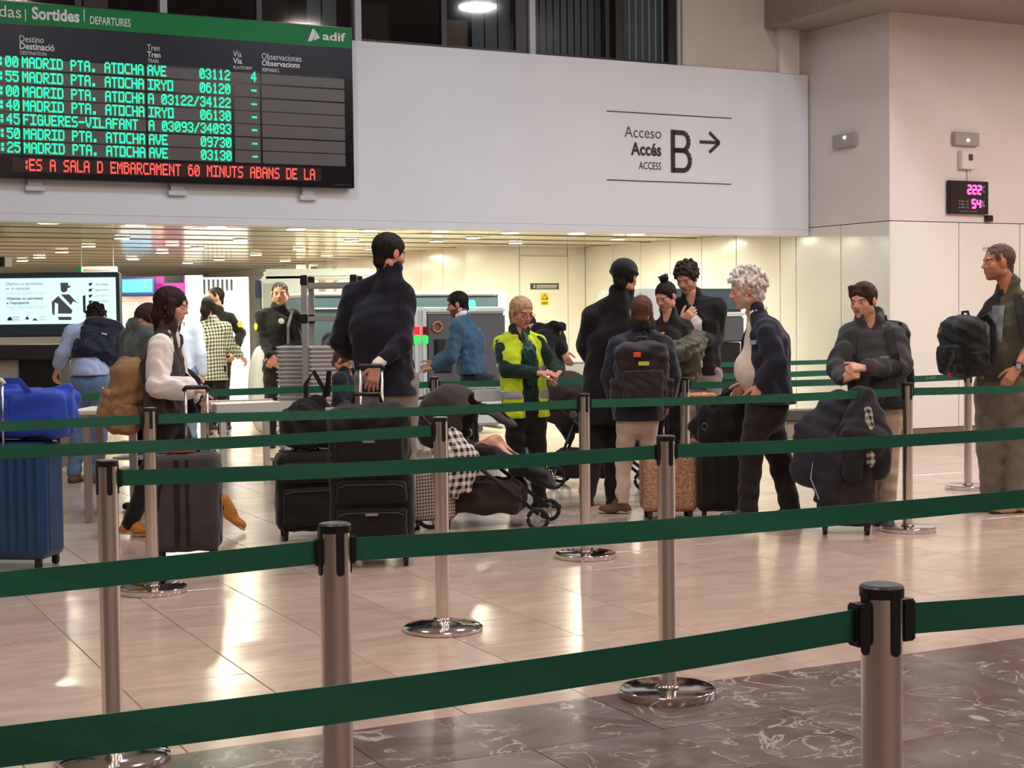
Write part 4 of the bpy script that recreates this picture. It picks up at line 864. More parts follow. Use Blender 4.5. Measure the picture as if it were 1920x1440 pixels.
# 1 tall man, seen from behind
P['tall'] = person((732, 1002), 1.94, 165, 'tall man in navy blazer and grey trousers seen from behind, hand on case handle', girth=1.16,
    J=dict(pel=(722, 712, 0), chest=(712, 615, 0), neck=(730, 511, 0), head=(731, 476, .0), shL=(660, 548, .05), elL=(634, 640, .08), wrL=(668, 672, .26), shR=(762, 550, -.03), elR=(757, 642, -.13), wrR=(706, 684, -.24), hiL=(698, 715, 0), hiR=(752, 715, 0), knL=(700, 850, .03), knR=(758, 855, .02), anL=(704, 984, .08), anR=(758, 986, .04)),
    top=[dict(name='shirt', mat=WHITEC, t=-.003, hem=-.03, send=1.07, collar=.012, fold=0), dict(name='blazer', mat=NAVY, t=.012, hem=.052, flare=1.10, send=.80, collar=.016, fold=.005, wl=.16)],
    trousers=dict(mat=GREYT, r=1.05), shoes=dict(mat=SHB), hair=dict(mat=H_DARK, style='short', vol=1.03), head=dict(yaw=128, pitch=10, stubble=.3), skin=(206, 150, 124), hands=dict(R=dict(d=(-.25, 0, -1), n=(0, 1, .1), t=(-1, 0, -.2), curl=24, thumb=20, spread=1.2)), hscale=.98)
q = P['tall']; 
for i in range(4): patch(q, 'cuff_button', q['wrR']+(q['elR']-q['wrR'])*(.18+.07*i)+np.array([-.047, -.02, 0]), (-1, -.6, 0), .008, mat('horn_button', (150, 146, 146), .3))
# 2 woman with padded vest and white sleeves
P['vest'] = person((325, 1003), 1.64, 95, 'woman with dark brown hair, padded vest and white puffed sleeves pulling a case', hscale=1.1, girth=1.1,
    J=dict(pel=(308, 772, 0), chest=(305, 690, 0), neck=(316, 616, 0), head=(322, 574, 0), shR=(300, 646, -.15), elR=(296, 724, -.2), wrR=(356, 730, -.24), shL=(318, 640, .16), elL=(335, 705, .2), wrL=(368, 740, .2), hiR=(305, 778, -.07), hiL=(312, 778, .07), knR=(282, 880, -.07), knL=(365, 872, .07), anR=(243, 980, -.07), anL=(414, 944, .07)),
    top=[dict(name='blouse', mat=WHITEC, t=.010, hem=.0, send=.96, sr=1.38, cuff=1.35, fold=.005, wl=.09, collar=.01), dict(name='padded_vest', mat=VESTB, t=.026, hem=.045, sleeves='', collar=.03, fold=.006, wl=.11, flare=1.05)],
    trousers=dict(mat=BLACKT, r=1.0, hem=.03, cut=False), shoes=dict(mat=SHOR, sole=SOLEW), feet=dict(R=(1, 0, 0), L=(.8, 0, -.6)), hair=dict(mat=H_AUB, style='long', length=.22, vol=1.03), head=dict(yaw=93, pitch=10), hands=dict(R=dict(d=(1, 0, -.12), n=(0, .2, -1), t=(.1, 1, 0), curl=50)), skin=(214, 164, 140))
q = P['vest']; s = SDF(.011); c = (q['elL']+q['wrL'])/2; s.chain([q['elL']+UP*.02, q['wrL']+UP*.02], [.06, .05], k=.04).chain([c, c-UP*.2+np.array([.03, 0, 0])], [.075, .05], k=.05).folds(.008, .09, 5); tag(sdf_obj('folded_coat', s, NAVY), 'navy coat folded over the far arm of the woman with white sleeves', 'coat')
# 3 person bowed behind her
P['bowed'] = person((282, 955), 1.62, -50, 'person with dark hair bowing their head behind the woman with white sleeves', lean=8,
    J=dict(head=(276, 600, -.05)), top=[dict(name='jacket', mat=GRNJ, t=.02, hem=.06, collar=.025)], trousers=dict(mat=BLACKT), shoes=dict(mat=SHB), hair=dict(mat=H_BRN, style='tail'), head=dict(yaw=-52, pitch=24), res=1.2, hscale=1.08)
# 4 man bending in front of the information screen
P['bend'] = person((160, 905), 1.72, 172, 'man in light blue shirt bending forward before the information screen', girth=1.05,
    J=dict(pel=(168, 715, 0), chest=(170, 652, .22), neck=(176, 612, .40), head=(180, 596, .46), shL=(134, 620, .33), elL=(118, 664, .22), wrL=(108, 690, .25), shR=(205, 622, .33), elR=(222, 672, .3), wrR=(205, 695, .5)),
    top=[dict(name='shirt', mat=LBLUE, t=.02, hem=-.03, send=.75, collar=.014, fold=.006, wl=.1)], trousers=dict(mat=DENIM, r=1.12), shoes=dict(mat=SHBR), hair=dict(mat=H_DARK, style='curly', seed=4, vol=.96), head=dict(yaw=178, pitch=38), hands=dict(L=dict(curl=35)), res=1.2)
MB().lathe(P['bend']['wrL']-np.array([0, 0, -.01]), [(.036, 0), (.036, .03)], 16).build('wristband', mat('orange_band', (240, 90, 40), .5), P['bend']['t'])
# 5 woman in checked shirt, 6 blue shirt, 7+8 guards
P['check'] = person((402, 816), 1.66, 168, 'woman in green and white checked shirt and dark cap, seen from behind', girth=1.08,
    J=dict(head=(392, 574, 0), elR=(432, 648, .05), wrR=(455, 672, .25)), top=[dict(name='checked_shirt', mat=CHECK, t=.026, hem=.11, flare=1.08, send=.8, collar=.016, fold=.006)], trousers=dict(mat=BLACKT), shoes=dict(mat=SHB), hair=dict(mat=H_DARK, style='long', length=.1), head=dict(yaw=150, pitch=10), res=1.5)
q = P['check']; s = SDF(.03); s.ell((0, -.06, .22), (.36, .44, .33)).cone((0, .2, .2), (0, .62, .14), .2, .16, flat=(0, 0, 1), q=.16).cut((0, 0, .10), (0, 0, -1)); V, Fc = s.mesh(); mesh_obj('cap', q['head'][None]+(V*q['S'])@q['R'].T, Fc, fab('dark_olive_cap', (62, 66, 58)), q['t'], smooth=True)
P['blue'] = person((345, 832), 1.68, 175, 'person in a pale blue shirt half hidden behind the woman with white sleeves', top=[dict(name='shirt', mat=LBLUE, t=.02, hem=.06)], trousers=dict(mat=DENIM), shoes=dict(mat=SHB), hair=dict(mat=H_BRN, style='short'), res=1.6)
def guard(key, foot, H_, face, label, hyaw, J=None, **k):
    P[key] = person(foot, H_, face, label, J=J, top=[dict(name='uniform_jacket', mat=BLK, t=.016, hem=.05, collar=.02, send=.98, neckcut=0)], trousers=dict(mat=BLACKT), shoes=dict(mat=SHB), hair=dict(mat=H_DARK, style='buzz'), head=dict(yaw=hyaw, pitch=2, stubble=.35), res=1.1, hscale=1.1, group='security guards in black uniform', **k)
    q = P[key]; o = _n(q['l']*1.0-q['f']*.1)
    for s_, e in (('L', 1), ('R', -1)): c = q['sh'+s_]+(q['el'+s_]-q['sh'+s_])*.42+o*e*.070*q['sc']; patch(q, 'shoulder_patch', c, o*e+fdir(0)*.35, .042, YEL)
    c = q['chest']+q['f']*.128*q['sc']-q['l']*-.02+UP*.06; patch(q, 'badge', c, q['f'], .032, BADGE)
guard('guard', (527, 838), 1.83, 12, 'smiling security guard standing with clasped hands beside the tray stacks', 5, J=dict(head=(525, 551, 0), wrR=(506, 668, -.2), wrL=(515, 668, -.19), elR=(497, 640, -.05), elL=(556, 645, -.02)), hands=dict(R=dict(d=(.5, 0, -.8), n=(.3, 1, 0), t=(1, 0, 0), curl=35), L=dict(d=(-.5, -.1, -.8), n=(0, 1, 0), t=(-.5, 0, -.5), curl=35)))
q = P['guard']; strap(q, [q['shL']+UP*.06-q['l']*.05+q['f']*.06, q['chest']+q['f']*.135+q['l']*.09, q['pel']+q['f']*.13+q['l']*.09+UP*.12], .03, .008, mat('grey_strap', (110, 110, 108), .6), up=q['f'])
guard('guard2', (412, 806), 1.82, -25, 'security guard with yellow shoulder patch behind the checked shirt', -62, J=dict(head=(403, 558, 0), elL=(452, 625, 0), wrL=(440, 660, -.2)))
# 9 hooded person and 10 child by the tray stacks
P['hooded'] = person((622, 866), 1.55, 140, 'person in dark hooded coat bending behind the aluminium frame', lean=22, top=[dict(name='hooded_coat', mat=fab('dark_navy_coat', (30, 33, 44)), t=.03, hem=.12, collar=.04)], trousers=dict(mat=BLACKT), shoes=dict(mat=SHB), hair=dict(mat=fab('dark_navy_coat', (30, 33, 44)), style='long', length=.05, vol=1.08), head=dict(yaw=110, pitch=25), res=1.5)
P['child'] = person((655, 938), 1.17, 70, 'child in dark coat half hidden behind the tall man', hscale=1.22, J=dict(head=(644, 676, 0)), top=[dict(name='coat', mat=fab('dark_navy_coat', (30, 33, 44)), t=.025, hem=.10, collar=.02)], trousers=dict(mat=BLACKT), shoes=dict(mat=SHB), hair=dict(mat=hairm('hair_ash_brown', (96, 78, 62)), style='boy'), head=dict(yaw=75, pitch=30), res=1.3)
# 11 man in petrol-blue sweater
P['teal'] = person((885, 872), 1.76, -100, 'bearded man in petrol-blue sweater reaching left into the scanner', girth=1.12,
    J=dict(pel=(886, 712, 0), chest=(880, 642, 0), neck=(868, 596, 0), head=(857, 571, 0), shL=(856, 612, -.19), elL=(846, 668, -.2), wrL=(812, 690, -.15), shR=(868, 612, .18), elR=(850, 660, .2), wrR=(815, 680, .2)),
    top=[dict(name='shirt_collar', mat=WHITEC, t=-.012, hem=-.16, sleeves='', collar=.014, fold=0), dict(name='sweater', mat=TEAL, t=.022, hem=-.03, send=.95, fold=.006, wl=.11)], trousers=dict(mat=BLACKT, rise=.07), shoes=dict(mat=SHB), hair=dict(mat=H_DARK, style='short', vol=1.04), head=dict(yaw=-92, pitch=14, stubble=.8, nose=1.02), hands=dict(L=dict(d=(-1, 0, -.15), n=(0, 0, -1), t=(0, .3, 1), curl=20)), res=1.15)
q = P['teal']; MB().tube([q['pel']+np.array([.02, -.16, .02]), q['pel']+np.array([.12, -.13, 0]), q['pel']+np.array([.19, -.02, .02])], .055, 10).build('tied_jacket', NAVY2, q['t'], smooth=True)
# 12 attendant in hi-vis vest
P['hivis'] = person((988, 951), 1.575, 28, 'blonde attendant in yellow hi-vis vest over dark green suit and scarf', hscale=1.09, girth=1.16,
    J=dict(head=(978, 586, -.02), neck=(974, 626, 0), chest=(978, 680, 0), pel=(984, 748, 0), shR=(938, 640, .02), elR=(950, 694, -.1), wrR=(1012, 700, -.28), shL=(1012, 640, .03), elL=(1040, 684, 0), wrL=(1048, 700, -.22), anR=(968, 942, .02), anL=(1012, 938, 0), knL=(1008, 850, 0), knR=(968, 850, 0)),
    top=[dict(name='green_blazer', mat=DGRN, t=.010, hem=.04, send=.95, collar=.016, fold=.005), dict(name='hi_vis_vest', mat=HIVIS, t=.024, hem=.085, sleeves='', fold=.005, wl=.1, flare=1.08, openf=.075, openb=1.0), dict(name='reflective_band', mat=REFL, t=.028, slab=(at(950, 699, zpl(988, 951)[1])[2], at(950, 684, zpl(988, 951)[1])[2]), hem=.085, sleeves='', fold=.005, wl=.1, flare=1.08, openf=.078, openb=1.0), dict(name='reflective_band', mat=REFL, t=.028, slab=(at(950, 748, zpl(988, 951)[1])[2], at(950, 731, zpl(988, 951)[1])[2]), hem=.085, sleeves='', fold=.005, wl=.1, flare=1.08, openf=.078, openb=1.0)],
    trousers=dict(mat=BLACKT, r=1.05), shoes=dict(mat=SHB), feet=dict(L=(.9, -.45, 0), R=(.2, -1, 0)), hair=dict(mat=H_BLD, style='tail'), head=dict(yaw=35, pitch=16), skin=(208, 150, 126),
    hands=dict(R=dict(d=(1, -.2, .02), n=(0, .4, -1), t=(.1, -.9, .6), curl=35), L=dict(d=(-.55, -.5, -.25), n=(0, -.4, -.7), t=(.1, -.6, .5), curl=45)))
q = P['hivis']
s = SDF(.008); s.chain([q['neck']+q['f']*.07+UP*.0, q['chest']+q['f']*.125+UP*.05, q['chest']+q['f']*.135-UP*.12], [.03, .05, .045], k=.03, flat=q['f'], q=.4).folds(.005, .06, 3, (2, 1, .3)); sdf_obj('scarf', s, fab('dark_green_silk', (16, 62, 54), .35), q['t'])
def glasses(q, m, dz=0.0, dy=0.0):
    k = MB(); W = lambda x, y, z: q['head']+q['R']@(np.array([x, y, z])*q['S'])
    for e in (-1, 1):
        k.tube([W(e*.14+.085*math.cos(a), .42+dy, dz-.02+.055*math.sin(a)) for a in np.linspace(0, 6.2832, 15)], .0016, 5); k.tube([W(e*.225, .41+dy, dz+.0), W(e*.34, .3+dy, dz+.01), W(e*.35, -.02+dy, dz+.02)], .0018, 5)
    k.tube([W(-.055, .43+dy, dz), W(.055, .43+dy, dz)], .0016, 5); k.build('glasses', m, q['t'])
glasses(q, mat('thin_metal_rim', (90, 70, 60), .3, metal=.8))
# 13 man in long black coat
P['coat'] = person((1138, 948), 1.80, 168, 'man in long black coat and beanie with tied hair, seen from behind', girth=1.16,
    J=dict(head=(1172, 522, 0), neck=(1163, 556, 0), chest=(1150, 640, 0), pel=(1142, 735, 0), shL=(1108, 590, 0), elL=(1098, 650, .06), wrL=(1125, 690, .22), shR=(1205, 590, 0), elR=(1222, 668, .05), wrR=(1225, 730, .1), anL=(1100, 925, -.05), anR=(1150, 938, .1), knL=(1115, 850, 0), knR=(1150, 850, .05)),
    top=[dict(name='long_coat', mat=BLK, t=.028, hem=.13, flare=1.05, send=.98, collar=.024, fold=.006, wl=.2, neckcut=0)], trousers=dict(mat=DKBRN, r=1.05, cut=False), shoes=dict(mat=SHBR), feet=dict(L=(.1, .6, -.75)), hair=dict(mat=H_DARK, style='curly', seed=9, vol=.92), head=dict(yaw=150, pitch=8, stubble=.6))
q = P['coat']; s = SDF(.026); s.ell((0, -.09, .24), (.41, .50, .38), k=.03).torus((0, -.09, .16), (0, .15, 1), .40, .06, k=.03).cut((0, 0, .08), (0, .2, -1)); V, Fc = s.mesh(); mesh_obj('beanie', q['head'][None]+(V*q['S'])@q['R'].T, Fc, fab('black_knit', (24, 23, 24)), q['t'], smooth=True)
# 14 boy with rucksack
P['boy'] = person((1186, 962), 1.53, 172, 'boy in navy coat and beige trousers wearing a dark rucksack, seen from behind', hscale=1.1, girth=1.15,
    J=dict(head=(1203, 585, 0), neck=(1203, 620, 0), chest=(1200, 690, 0), pel=(1196, 770, 0), shL=(1160, 645, 0), elL=(1147, 705, .02), wrL=(1155, 752, .08), shR=(1246, 645, 0), elR=(1258, 705, .02), wrR=(1252, 755, .08), hiL=(1178, 775, 0), hiR=(1214, 775, 0), anL=(1166, 944, -.02), anR=(1218, 935, .1), knL=(1170, 865, 0), knR=(1216, 860, .06)),
    top=[dict(name='winter_coat', mat=fab('dark_navy_nylon', (36, 40, 54), .6), t=.032, hem=.045, send=.98, fold=.005, wl=.13), dict(name='fur_collar', mat=fab('black_pile', (24, 22, 26), bump=1.2, bscale=200), t=.02, hem=-.22, sleeves='', collar=.035, fold=.006, wl=.05)],
    trousers=dict(mat=BEIGE, r=.95, hem=.045), shoes=dict(mat=SHBR, sole=SOLEW), feet=dict(L=(-.95, .1, 0), R=(.3, .9, 0)), hair=dict(mat=H_MID, style='short', vol=1.0), head=dict(yaw=176, pitch=6))
# 15 woman with bun, 16 curly haired man
P['bun'] = person((1252, 928), 1.64, -35, 'woman with hair in a bun looking down, olive jacket over her arm',
    J=dict(head=(1248, 556, -.03), neck=(1255, 592, 0), shL=(1288, 610, 0), elL=(1300, 650, -.05), wrL=(1262, 665, -.25), shR=(1230, 612, .05)), top=[dict(name='black_top', mat=fab('black_knit_top', (30, 27, 24)), t=.006, hem=.03)], trousers=dict(mat=BLACKT), shoes=dict(mat=SHB), hair=dict(mat=H_DARK, style='bun'), head=dict(yaw=-42, pitch=24), skin=(214, 158, 130), res=1.1)
q = P['bun']; strap(q, [q['shL']+UP*.055-q['l']*.04, q['chest']+q['f']*.13+q['l']*.02+UP*.05, q['chest']+q['f']*.14-q['l']*.08-UP*.12, q['pel']+q['f']*.05-q['l']*.17], .022, .006, mat('orange_tan_strap', (190, 110, 56), .6), 'bag_strap', up=q['f'])
s = SDF(.011); e = q['elL']; w = q['wrL']; s.chain([e+np.array([.02, 0, .05]), (e+w)/2+np.array([.05, -.03, 0]), w+np.array([0, -.02, .02])], [.085, .09, .075], k=.04).chain([(e+w)/2+np.array([.05, -.02, 0]), (e+w)/2+np.array([.05, 0, -.22])], [.09, .07], k=.04).folds(.010, .08, 6); tag(sdf_obj('folded_jacket', s, fab('olive_grey_nylon', (84, 80, 66), .6)), 'olive grey jacket draped over the arm of the woman with a bun', 'jacket')
P['curly'] = person((1312, 906), 1.84, -18, 'man with dark curly hair in black jacket over white t-shirt hands at chest', girth=1.1,
    J=dict(head=(1287, 521, -.05), neck=(1298, 560, 0), wrR=(1278, 604, -.26), elR=(1265, 640, -.05), elL=(1342, 635, -.03), wrL=(1306, 640, -.24)), top=[dict(name='white_tshirt', mat=WHITEC, t=.0, hem=.0, sleeves=''), dict(name='black_jacket', mat=BLK, t=.018, hem=.03, collar=.018, openf=.06, send=.95, vneck=.02)], trousers=dict(mat=GREYT), shoes=dict(mat=SHB), hair=dict(mat=hairm('hair_dark_curly', (56, 44, 40)), style='curly', seed=12, vol=1.03), head=dict(yaw=-30, pitch=26, stubble=.25), res=1.1,
    hands=dict(R=dict(d=(.6, -.2, .6), n=(.3, .6, .2), t=(0, -.3, 1), curl=30), L=dict(d=(-.6, -.2, .6), n=(0, .6, .2), t=(0, -.3, 1), curl=30)))
# 17 white-haired man
P['white'] = person((1440, 986), 1.72, -84, 'white-haired man in navy blazer and cream sweater walking left with a stoop', hscale=1.08, girth=1.28,
    J=dict(head=(1398, 543, 0), neck=(1420, 592, 0), chest=(1434, 650, 0), pel=(1440, 742, 0), shL=(1440, 618, -.19), elL=(1456, 680, -.24), wrL=(1425, 722, -.18), shR=(1428, 616, .18), elR=(1430, 690, .2), wrR=(1400, 720, .2), hiL=(1432, 752, -.07), hiR=(1428, 752, .07), knL=(1408, 850, -.07), anL=(1402, 955, -.08), knR=(1460, 855, .07), anR=(1484, 955, .08)),
    top=[dict(name='cream_sweater', mat=CREAM, t=.004, hem=-.005, sleeves='', belly=.98, fold=.003), dict(name='shirt_collar', mat=WHITEC, t=-.004, hem=-.16, sleeves='', collar=.016, fold=0), dict(name='blazer', mat=NAVY2, t=.020, hem=.03, flare=1.14, send=.97, collar=.012, bigopen=1.0, fold=.005, wl=.16)],
    trousers=dict(mat=DKBRN, r=1.06, bag=1.12), shoes=dict(mat=SHB), feet=dict(L=(-1, 0, 0), R=(-1, 0, 0)), hair=dict(mat=H_WHT, style='curly', seed=21, vol=1.13), head=dict(yaw=-88, pitch=12, stubble=.55, brow=(190, 180, 172), nose=1.03), skin=(214, 152, 132), hands=dict(L=dict(d=(-.4, 0, -1), curl=40)))
q = P['white']; MB().box(q['chest']+np.array([-.10, -.155, .03]), (.05, .012, .03), [np.array([.8, -.6, .1]), np.array([.6, .8, 0]), UP]).build('pocket_square', mat('blue_white_silk', (150, 160, 186), .5), q['t'], bevel=.004)
# 18 teenager in charcoal hoodie
P['teen'] = person((1642, 986), 1.62, -12, 'teenage boy in charcoal hoodie and beige trousers with rucksack straps', girth=1.16, hscale=1.06,
    J=dict(head=(1618, 564, -.02), neck=(1632, 606, 0), chest=(1636, 668, 0), pel=(1648, 752, 0), shR=(1592, 628, 0), elR=(1572, 690, -.08), wrR=(1580, 712, -.26), shL=(1676, 628, 0), elL=(1690, 685, -.06), wrL=(1618, 690, -.26), anL=(1664, 970, .0), knL=(1668, 868, 0), hiL=(1668, 765, 0), anR=(1648, 966, .14), hiR=(1636, 765, .05), knR=(1644, 866, .1)),
    top=[dict(name='hoodie', mat=HOOD, t=.034, hem=.03, send=.95, collar=.034, fold=.006, wl=.12, flare=.98, cuff=.85)], trousers=dict(mat=BEIGE, r=.95), shoes=dict(mat=SHTL, sole=SOLED), hair=dict(mat=H_BRN, style='boy', vol=1.02), head=dict(yaw=-42, pitch=10), skin=(214, 160, 136),
    hands=dict(R=dict(d=(.5, -.4, .3), n=(.6, .5, 0), t=(0, -.3, 1), curl=62), L=dict(d=(-.9, -.4, .05), n=(-.2, .6, -.6), t=(0, -.3, 1), curl=55)))
q = P['teen']; c = q['chest']+q['f']*.15+q['l']*.07-UP*.0; ptxt(q['t'], 'SUPER', c+q['f']*.03, .055, .01, M_TXW, t=_n(np.cross(q['f'], UP)*-1)*1.0)
# 19 khaki man at the right edge
P['khaki'] = person((1876, 960), 1.90, -62, 'man with cropped hair in olive t-shirt and khaki trousers at the right edge', girth=1.18,
    J=dict(head=(1871, 492, 0), neck=(1893, 540, 0), chest=(1890, 610, 0), pel=(1880, 716, 0), shL=(1932, 572, -.16), elL=(1932, 648, -.18), wrL=(1908, 690, -.24), shR=(1862, 572, .14), elR=(1850, 640, .14), wrR=(1850, 690, .05), anL=(1905, 938, -.02), knL=(1908, 830, -.03), anR=(1862, 940, .08), knR=(1856, 830, .02)),
    top=[dict(name='olive_tshirt', mat=OLIVE, t=.012, hem=.0, send=-.4, belly=.92, collar=.008)], trousers=dict(mat=KHAKI, r=1.12, bag=1.15), shoes=dict(mat=SHTAN, sole=SOLED), feet=dict(L=(-.9, -.3, 0), R=(-.9, -.3, 0)), hair=dict(mat=H_GRY, style='buzz', vol=1.0), head=dict(yaw=-86, pitch=2, stubble=.2, jaw=1.06), skin=(196, 132, 106), hands=dict(L=dict(d=(-.6, -.1, -.75), n=(.4, .6, 0), t=(-.4, -.4, .2), curl=30)))
q = P['khaki']; glasses(q, mat('dark_glasses', (30, 24, 24), .3), dz=.40, dy=-.10)
MB().lathe(q['wrL']+(q['elL']-q['wrL'])*.08, [(.033, -.016), (.036, -.012), (.036, .012), (.033, .016)], 16, axis=q['elL']-q['wrL']).build('watch_strap', SHB, q['t'], smooth='a')
MB().box(q['wrL']+(q['elL']-q['wrL'])*.08+np.array([-.012, -.036, 0]), (.034, .008, .036), [np.array([1., 0, 0]), np.array([0, 1., 0]), UP]).build('watch_face', mat('pale_watch_face', (170, 170, 168), .2), q['t'], bevel=.003)
c = q['chest']+q['f']*.135+UP*.03; ax_ = [_n(np.cross(UP, q['f'])), q['f'], UP]
# printed picture on the t-shirt front follows the chest as a thin curved plate
V = []; Fc = []; n = 10
for j in range(n+1):
    for i in range(n+1):
        a = (i/n-.5)*1.05; z = (j/n-.5)*.25; rr_ = (.142*q['sc']+.012)*1.18-.004; V.append(q['chest']+UP*(z+.01)+q['f']*rr_*.80*math.cos(a)+q['l']*rr_*math.sin(a)+q['f']*(.012-z*.10))
for j in range(n):
    for i in range(n): b = j*(n+1)+i; Fc.append((b, b+1, b+n+2, b+n+1))
mesh_obj('shirt_print', V, Fc, mat('faded_grey_print', (150, 152, 156), .8, var=.45, vscale=9), q['t'], smooth=True)
# 20 person bending behind the attendant
P['behind'] = person((984, 892), 1.66, 75, 'person in dark coat bending behind the hi-vis attendant, arm reaching right', lean=35,
    J=dict(head=(985, 612, .1), shR=(1014, 614, -.02), elR=(1046, 636, -.05), wrR=(1056, 658, -.1)), top=[dict(name='dark_coat', mat=BLK, t=.024, hem=.05, collar=.02)], trousers=dict(mat=DENIM), shoes=dict(mat=SHB), hair=dict(mat=H_DARK, style='short'), head=dict(yaw=80, pitch=40), res=1.4)
# ================================================================== LUGGAGE AND BAGS
M_BLKP = mat('black_plastic', (18, 18, 19), .4); M_BLKF = fab('black_ballistic_nylon', (20, 19, 20), .75, bscale=220); M_ALU = mat('aluminium_tube', (190, 188, 188), .25, metal=1.0); M_GREYF = fab('dark_grey_nylon', (66, 60, 64), .75, bscale=220); M_TYRE = mat('black_rubber', (22, 21, 21), .7); M_ZIP = mat('zip_metal', (120, 118, 116), .35, metal=.8)
def axes(deg): f = fdir(deg); return [np.cross(UP, f), f, UP]
def suitcase(px, face, w, d, h, m, label, handle=0, ribs=0, pocket=False, hard=False, tilt=0, strip=None, grip=None, badge=False, res=.012, stuffm=None, hx=0.0, hy=None):
    hy_ = -d*.3 if hy is None else hy
    b = zpl(*px); A = axes(face); l, f, _ = A; t = thing('suitcase', b, label, 'suitcase'); z0 = .055
    W = lambda x, y, z: b+l*x+f*y+UP*z
    s = SDF(res); s.rbox(W(0, 0, z0+h/2), (w/2, d/2, h/2), A, r=.05 if not hard else .045)
    if not hard: s.folds(.003, .2, 4)
    for i in range(ribs): x = -w/2+w*(i+.5)/ribs; s.cone(W(x, d/2+.002, z0+.06), W(x, d/2+.002, z0+h-.06), .012, k=.012)
    body = sdf_obj('body', s, m, t)
    if pocket:
        for z1, z2 in ((.08, .56), (.62, .88)):
            s = SDF(res); s.rbox(W(0, d/2+.004, z0+h*(z1+z2)/2), (w*.42, .028, h*(z2-z1)/2), A, r=.024).folds(.002, .15, 9); pk = sdf_obj('pocket', s, m, t)
            k = MB(); k.tube([W(-w*.38, d/2+.036, z0+h*z2-.035), W(-w*.3, d/2+.038, z0+h*z2-.02), W(w*.3, d/2+.038, z0+h*z2-.02), W(w*.38, d/2+.036, z0+h*z2-.035)], .003, 5); k.build('zip', M_ZIP, pk)
    k = MB()
    for e in (-1, 1): k.tube([W(-w/2+.03, e*d*.22, z0+h+.001), W(w/2-.03, e*d*.22, z0+h+.001)], .0035, 5); k.tube([W(e*(w/2-.001), d*.22, z0+.05), W(e*(w/2-.001), d*.22, z0+h-.05)], .0035, 5)
    k.build('piping', M_BLKP, t)
    if badge: MB().box(W(0, d/2+.038, z0+h*.50), (.07, .006, .014), A).build('badge', mat('silver_badge', (170, 166, 160), .3, metal=.6), t)
    for i, (x, y) in enumerate(((-1, -1), (1, -1), (1, 1), (-1, 1))):
        c = W(x*(w/2-.05), y*(d/2-.04), .028); k = MB(); k.lathe(c-l*.012, [(.012, -.002), (.027, 0), (.027, .024), (.012, .026)], 16, axis=l); wh = k.build('wheel', M_TYRE, t, smooth='a')
        MB().box(c+UP*.022, (.032, .04, .03), A).build('fork', M_BLKP, wh, bevel=.004)
    MB().tube([W(-.08, 0, z0+h-.002), W(-.06, 0, z0+h+.022), W(.06, 0, z0+h+.022), W(.08, 0, z0+h-.002)], .010, 8).build('carry_handle', M_BLKP, t, smooth=True)
    if handle:
        for e in (-1, 1): MB().tube([W(e*.062+hx, hy_, z0+h-.05), W(e*.062+hx, hy_, z0+h+handle)], .0085, 8).build('telescopic_tube', M_ALU, t, smooth=True)
        MB().tube([W(-.075+hx, hy_, z0+h+handle-.01), W(-.06+hx, hy_, z0+h+handle+.012), W(.06+hx, hy_, z0+h+handle+.012), W(.075+hx, hy_, z0+h+handle-.01)], .014, 8).build('grip', grip or M_BLKP, t, smooth=True)
    return t, W
def backpack(c, outw, w, h, d, m, label, logo=None, strapm=None, upv=UP, res=.010, straps=True, seed=3, trim=None, name='backpack'):
    f = _n(np.array([outw[0], outw[1], 0])*1.0); l = np.cross(UP, f); u = _n(upv); l = _n(l-u*(l@u)); f = np.cross(l, u)*1.0; f = f if f@np.array([outw[0], outw[1], 0]) > 0 else -f
    A = [l, f, u]; t = thing(name, c-u*h/2, label, 'backpack'); W = lambda x, y, z: c+l*x+f*y+u*z
    s = SDF(res); s.rbox(W(0, 0, -.02*h), (w/2, d/2, h*.47), A, r=min(w, d, h)*.36, k=.03).ell(W(0, 0, h*.34), (w*.44, d*.46, h*.17), A, k=.05).folds(.006, .12, seed); sdf_obj('main_compartment', s, m, t)
    s = SDF(res); s.rbox(W(0, d*.46, -h*.18), (w*.38, d*.2, h*.24), A, r=d*.15).folds(.005, .1, seed+1); fp = sdf_obj('front_pocket', s, m, t)
    MB().tube([W(-w*.3, d*.64, h*.02), W(-w*.2, d*.67, h*.045), W(w*.2, d*.67, h*.045), W(w*.3, d*.64, h*.02)], .0035, 5).build('zip', M_ZIP if trim is None else trim, fp)
    MB().tube([W(-.035, -d*.2, h*.46), W(-.03, -d*.2, h*.56), W(.03, -d*.2, h*.56), W(.035, -d*.2, h*.46)], .010, 6).build('top_loop', strapm or m, t, smooth=True)
    for e in (-1, 1): s = SDF(res); s.rbox(W(e*w*.5, 0, -h*.26), (w*.08, d*.32, h*.18), A, r=.02).folds(.004, .08, seed+2); sdf_obj('side_pocket', s, m, t)
    if straps:
        for e in (-1, 1): MB().tube([W(e*w*.24, -d*.5, h*.38), W(e*w*.3, -d*.5-.03, h*.44), W(e*w*.38, -d*.5-.05, h*.30), W(e*w*.42, -d*.5-.03, -h*.1), W(e*w*.40, -d*.45, -h*.36)], 0, 4, flat=(.055, .014), up=f).build('shoulder_strap', strapm or m, t)
    if logo:
        for lx, lz, lw, lh, lm in logo: MB().box(W(lx*w, d*.665, lz*h), (lw, .008, lh), A).build('logo_patch', lm, t, bevel=.002)
    return t, W
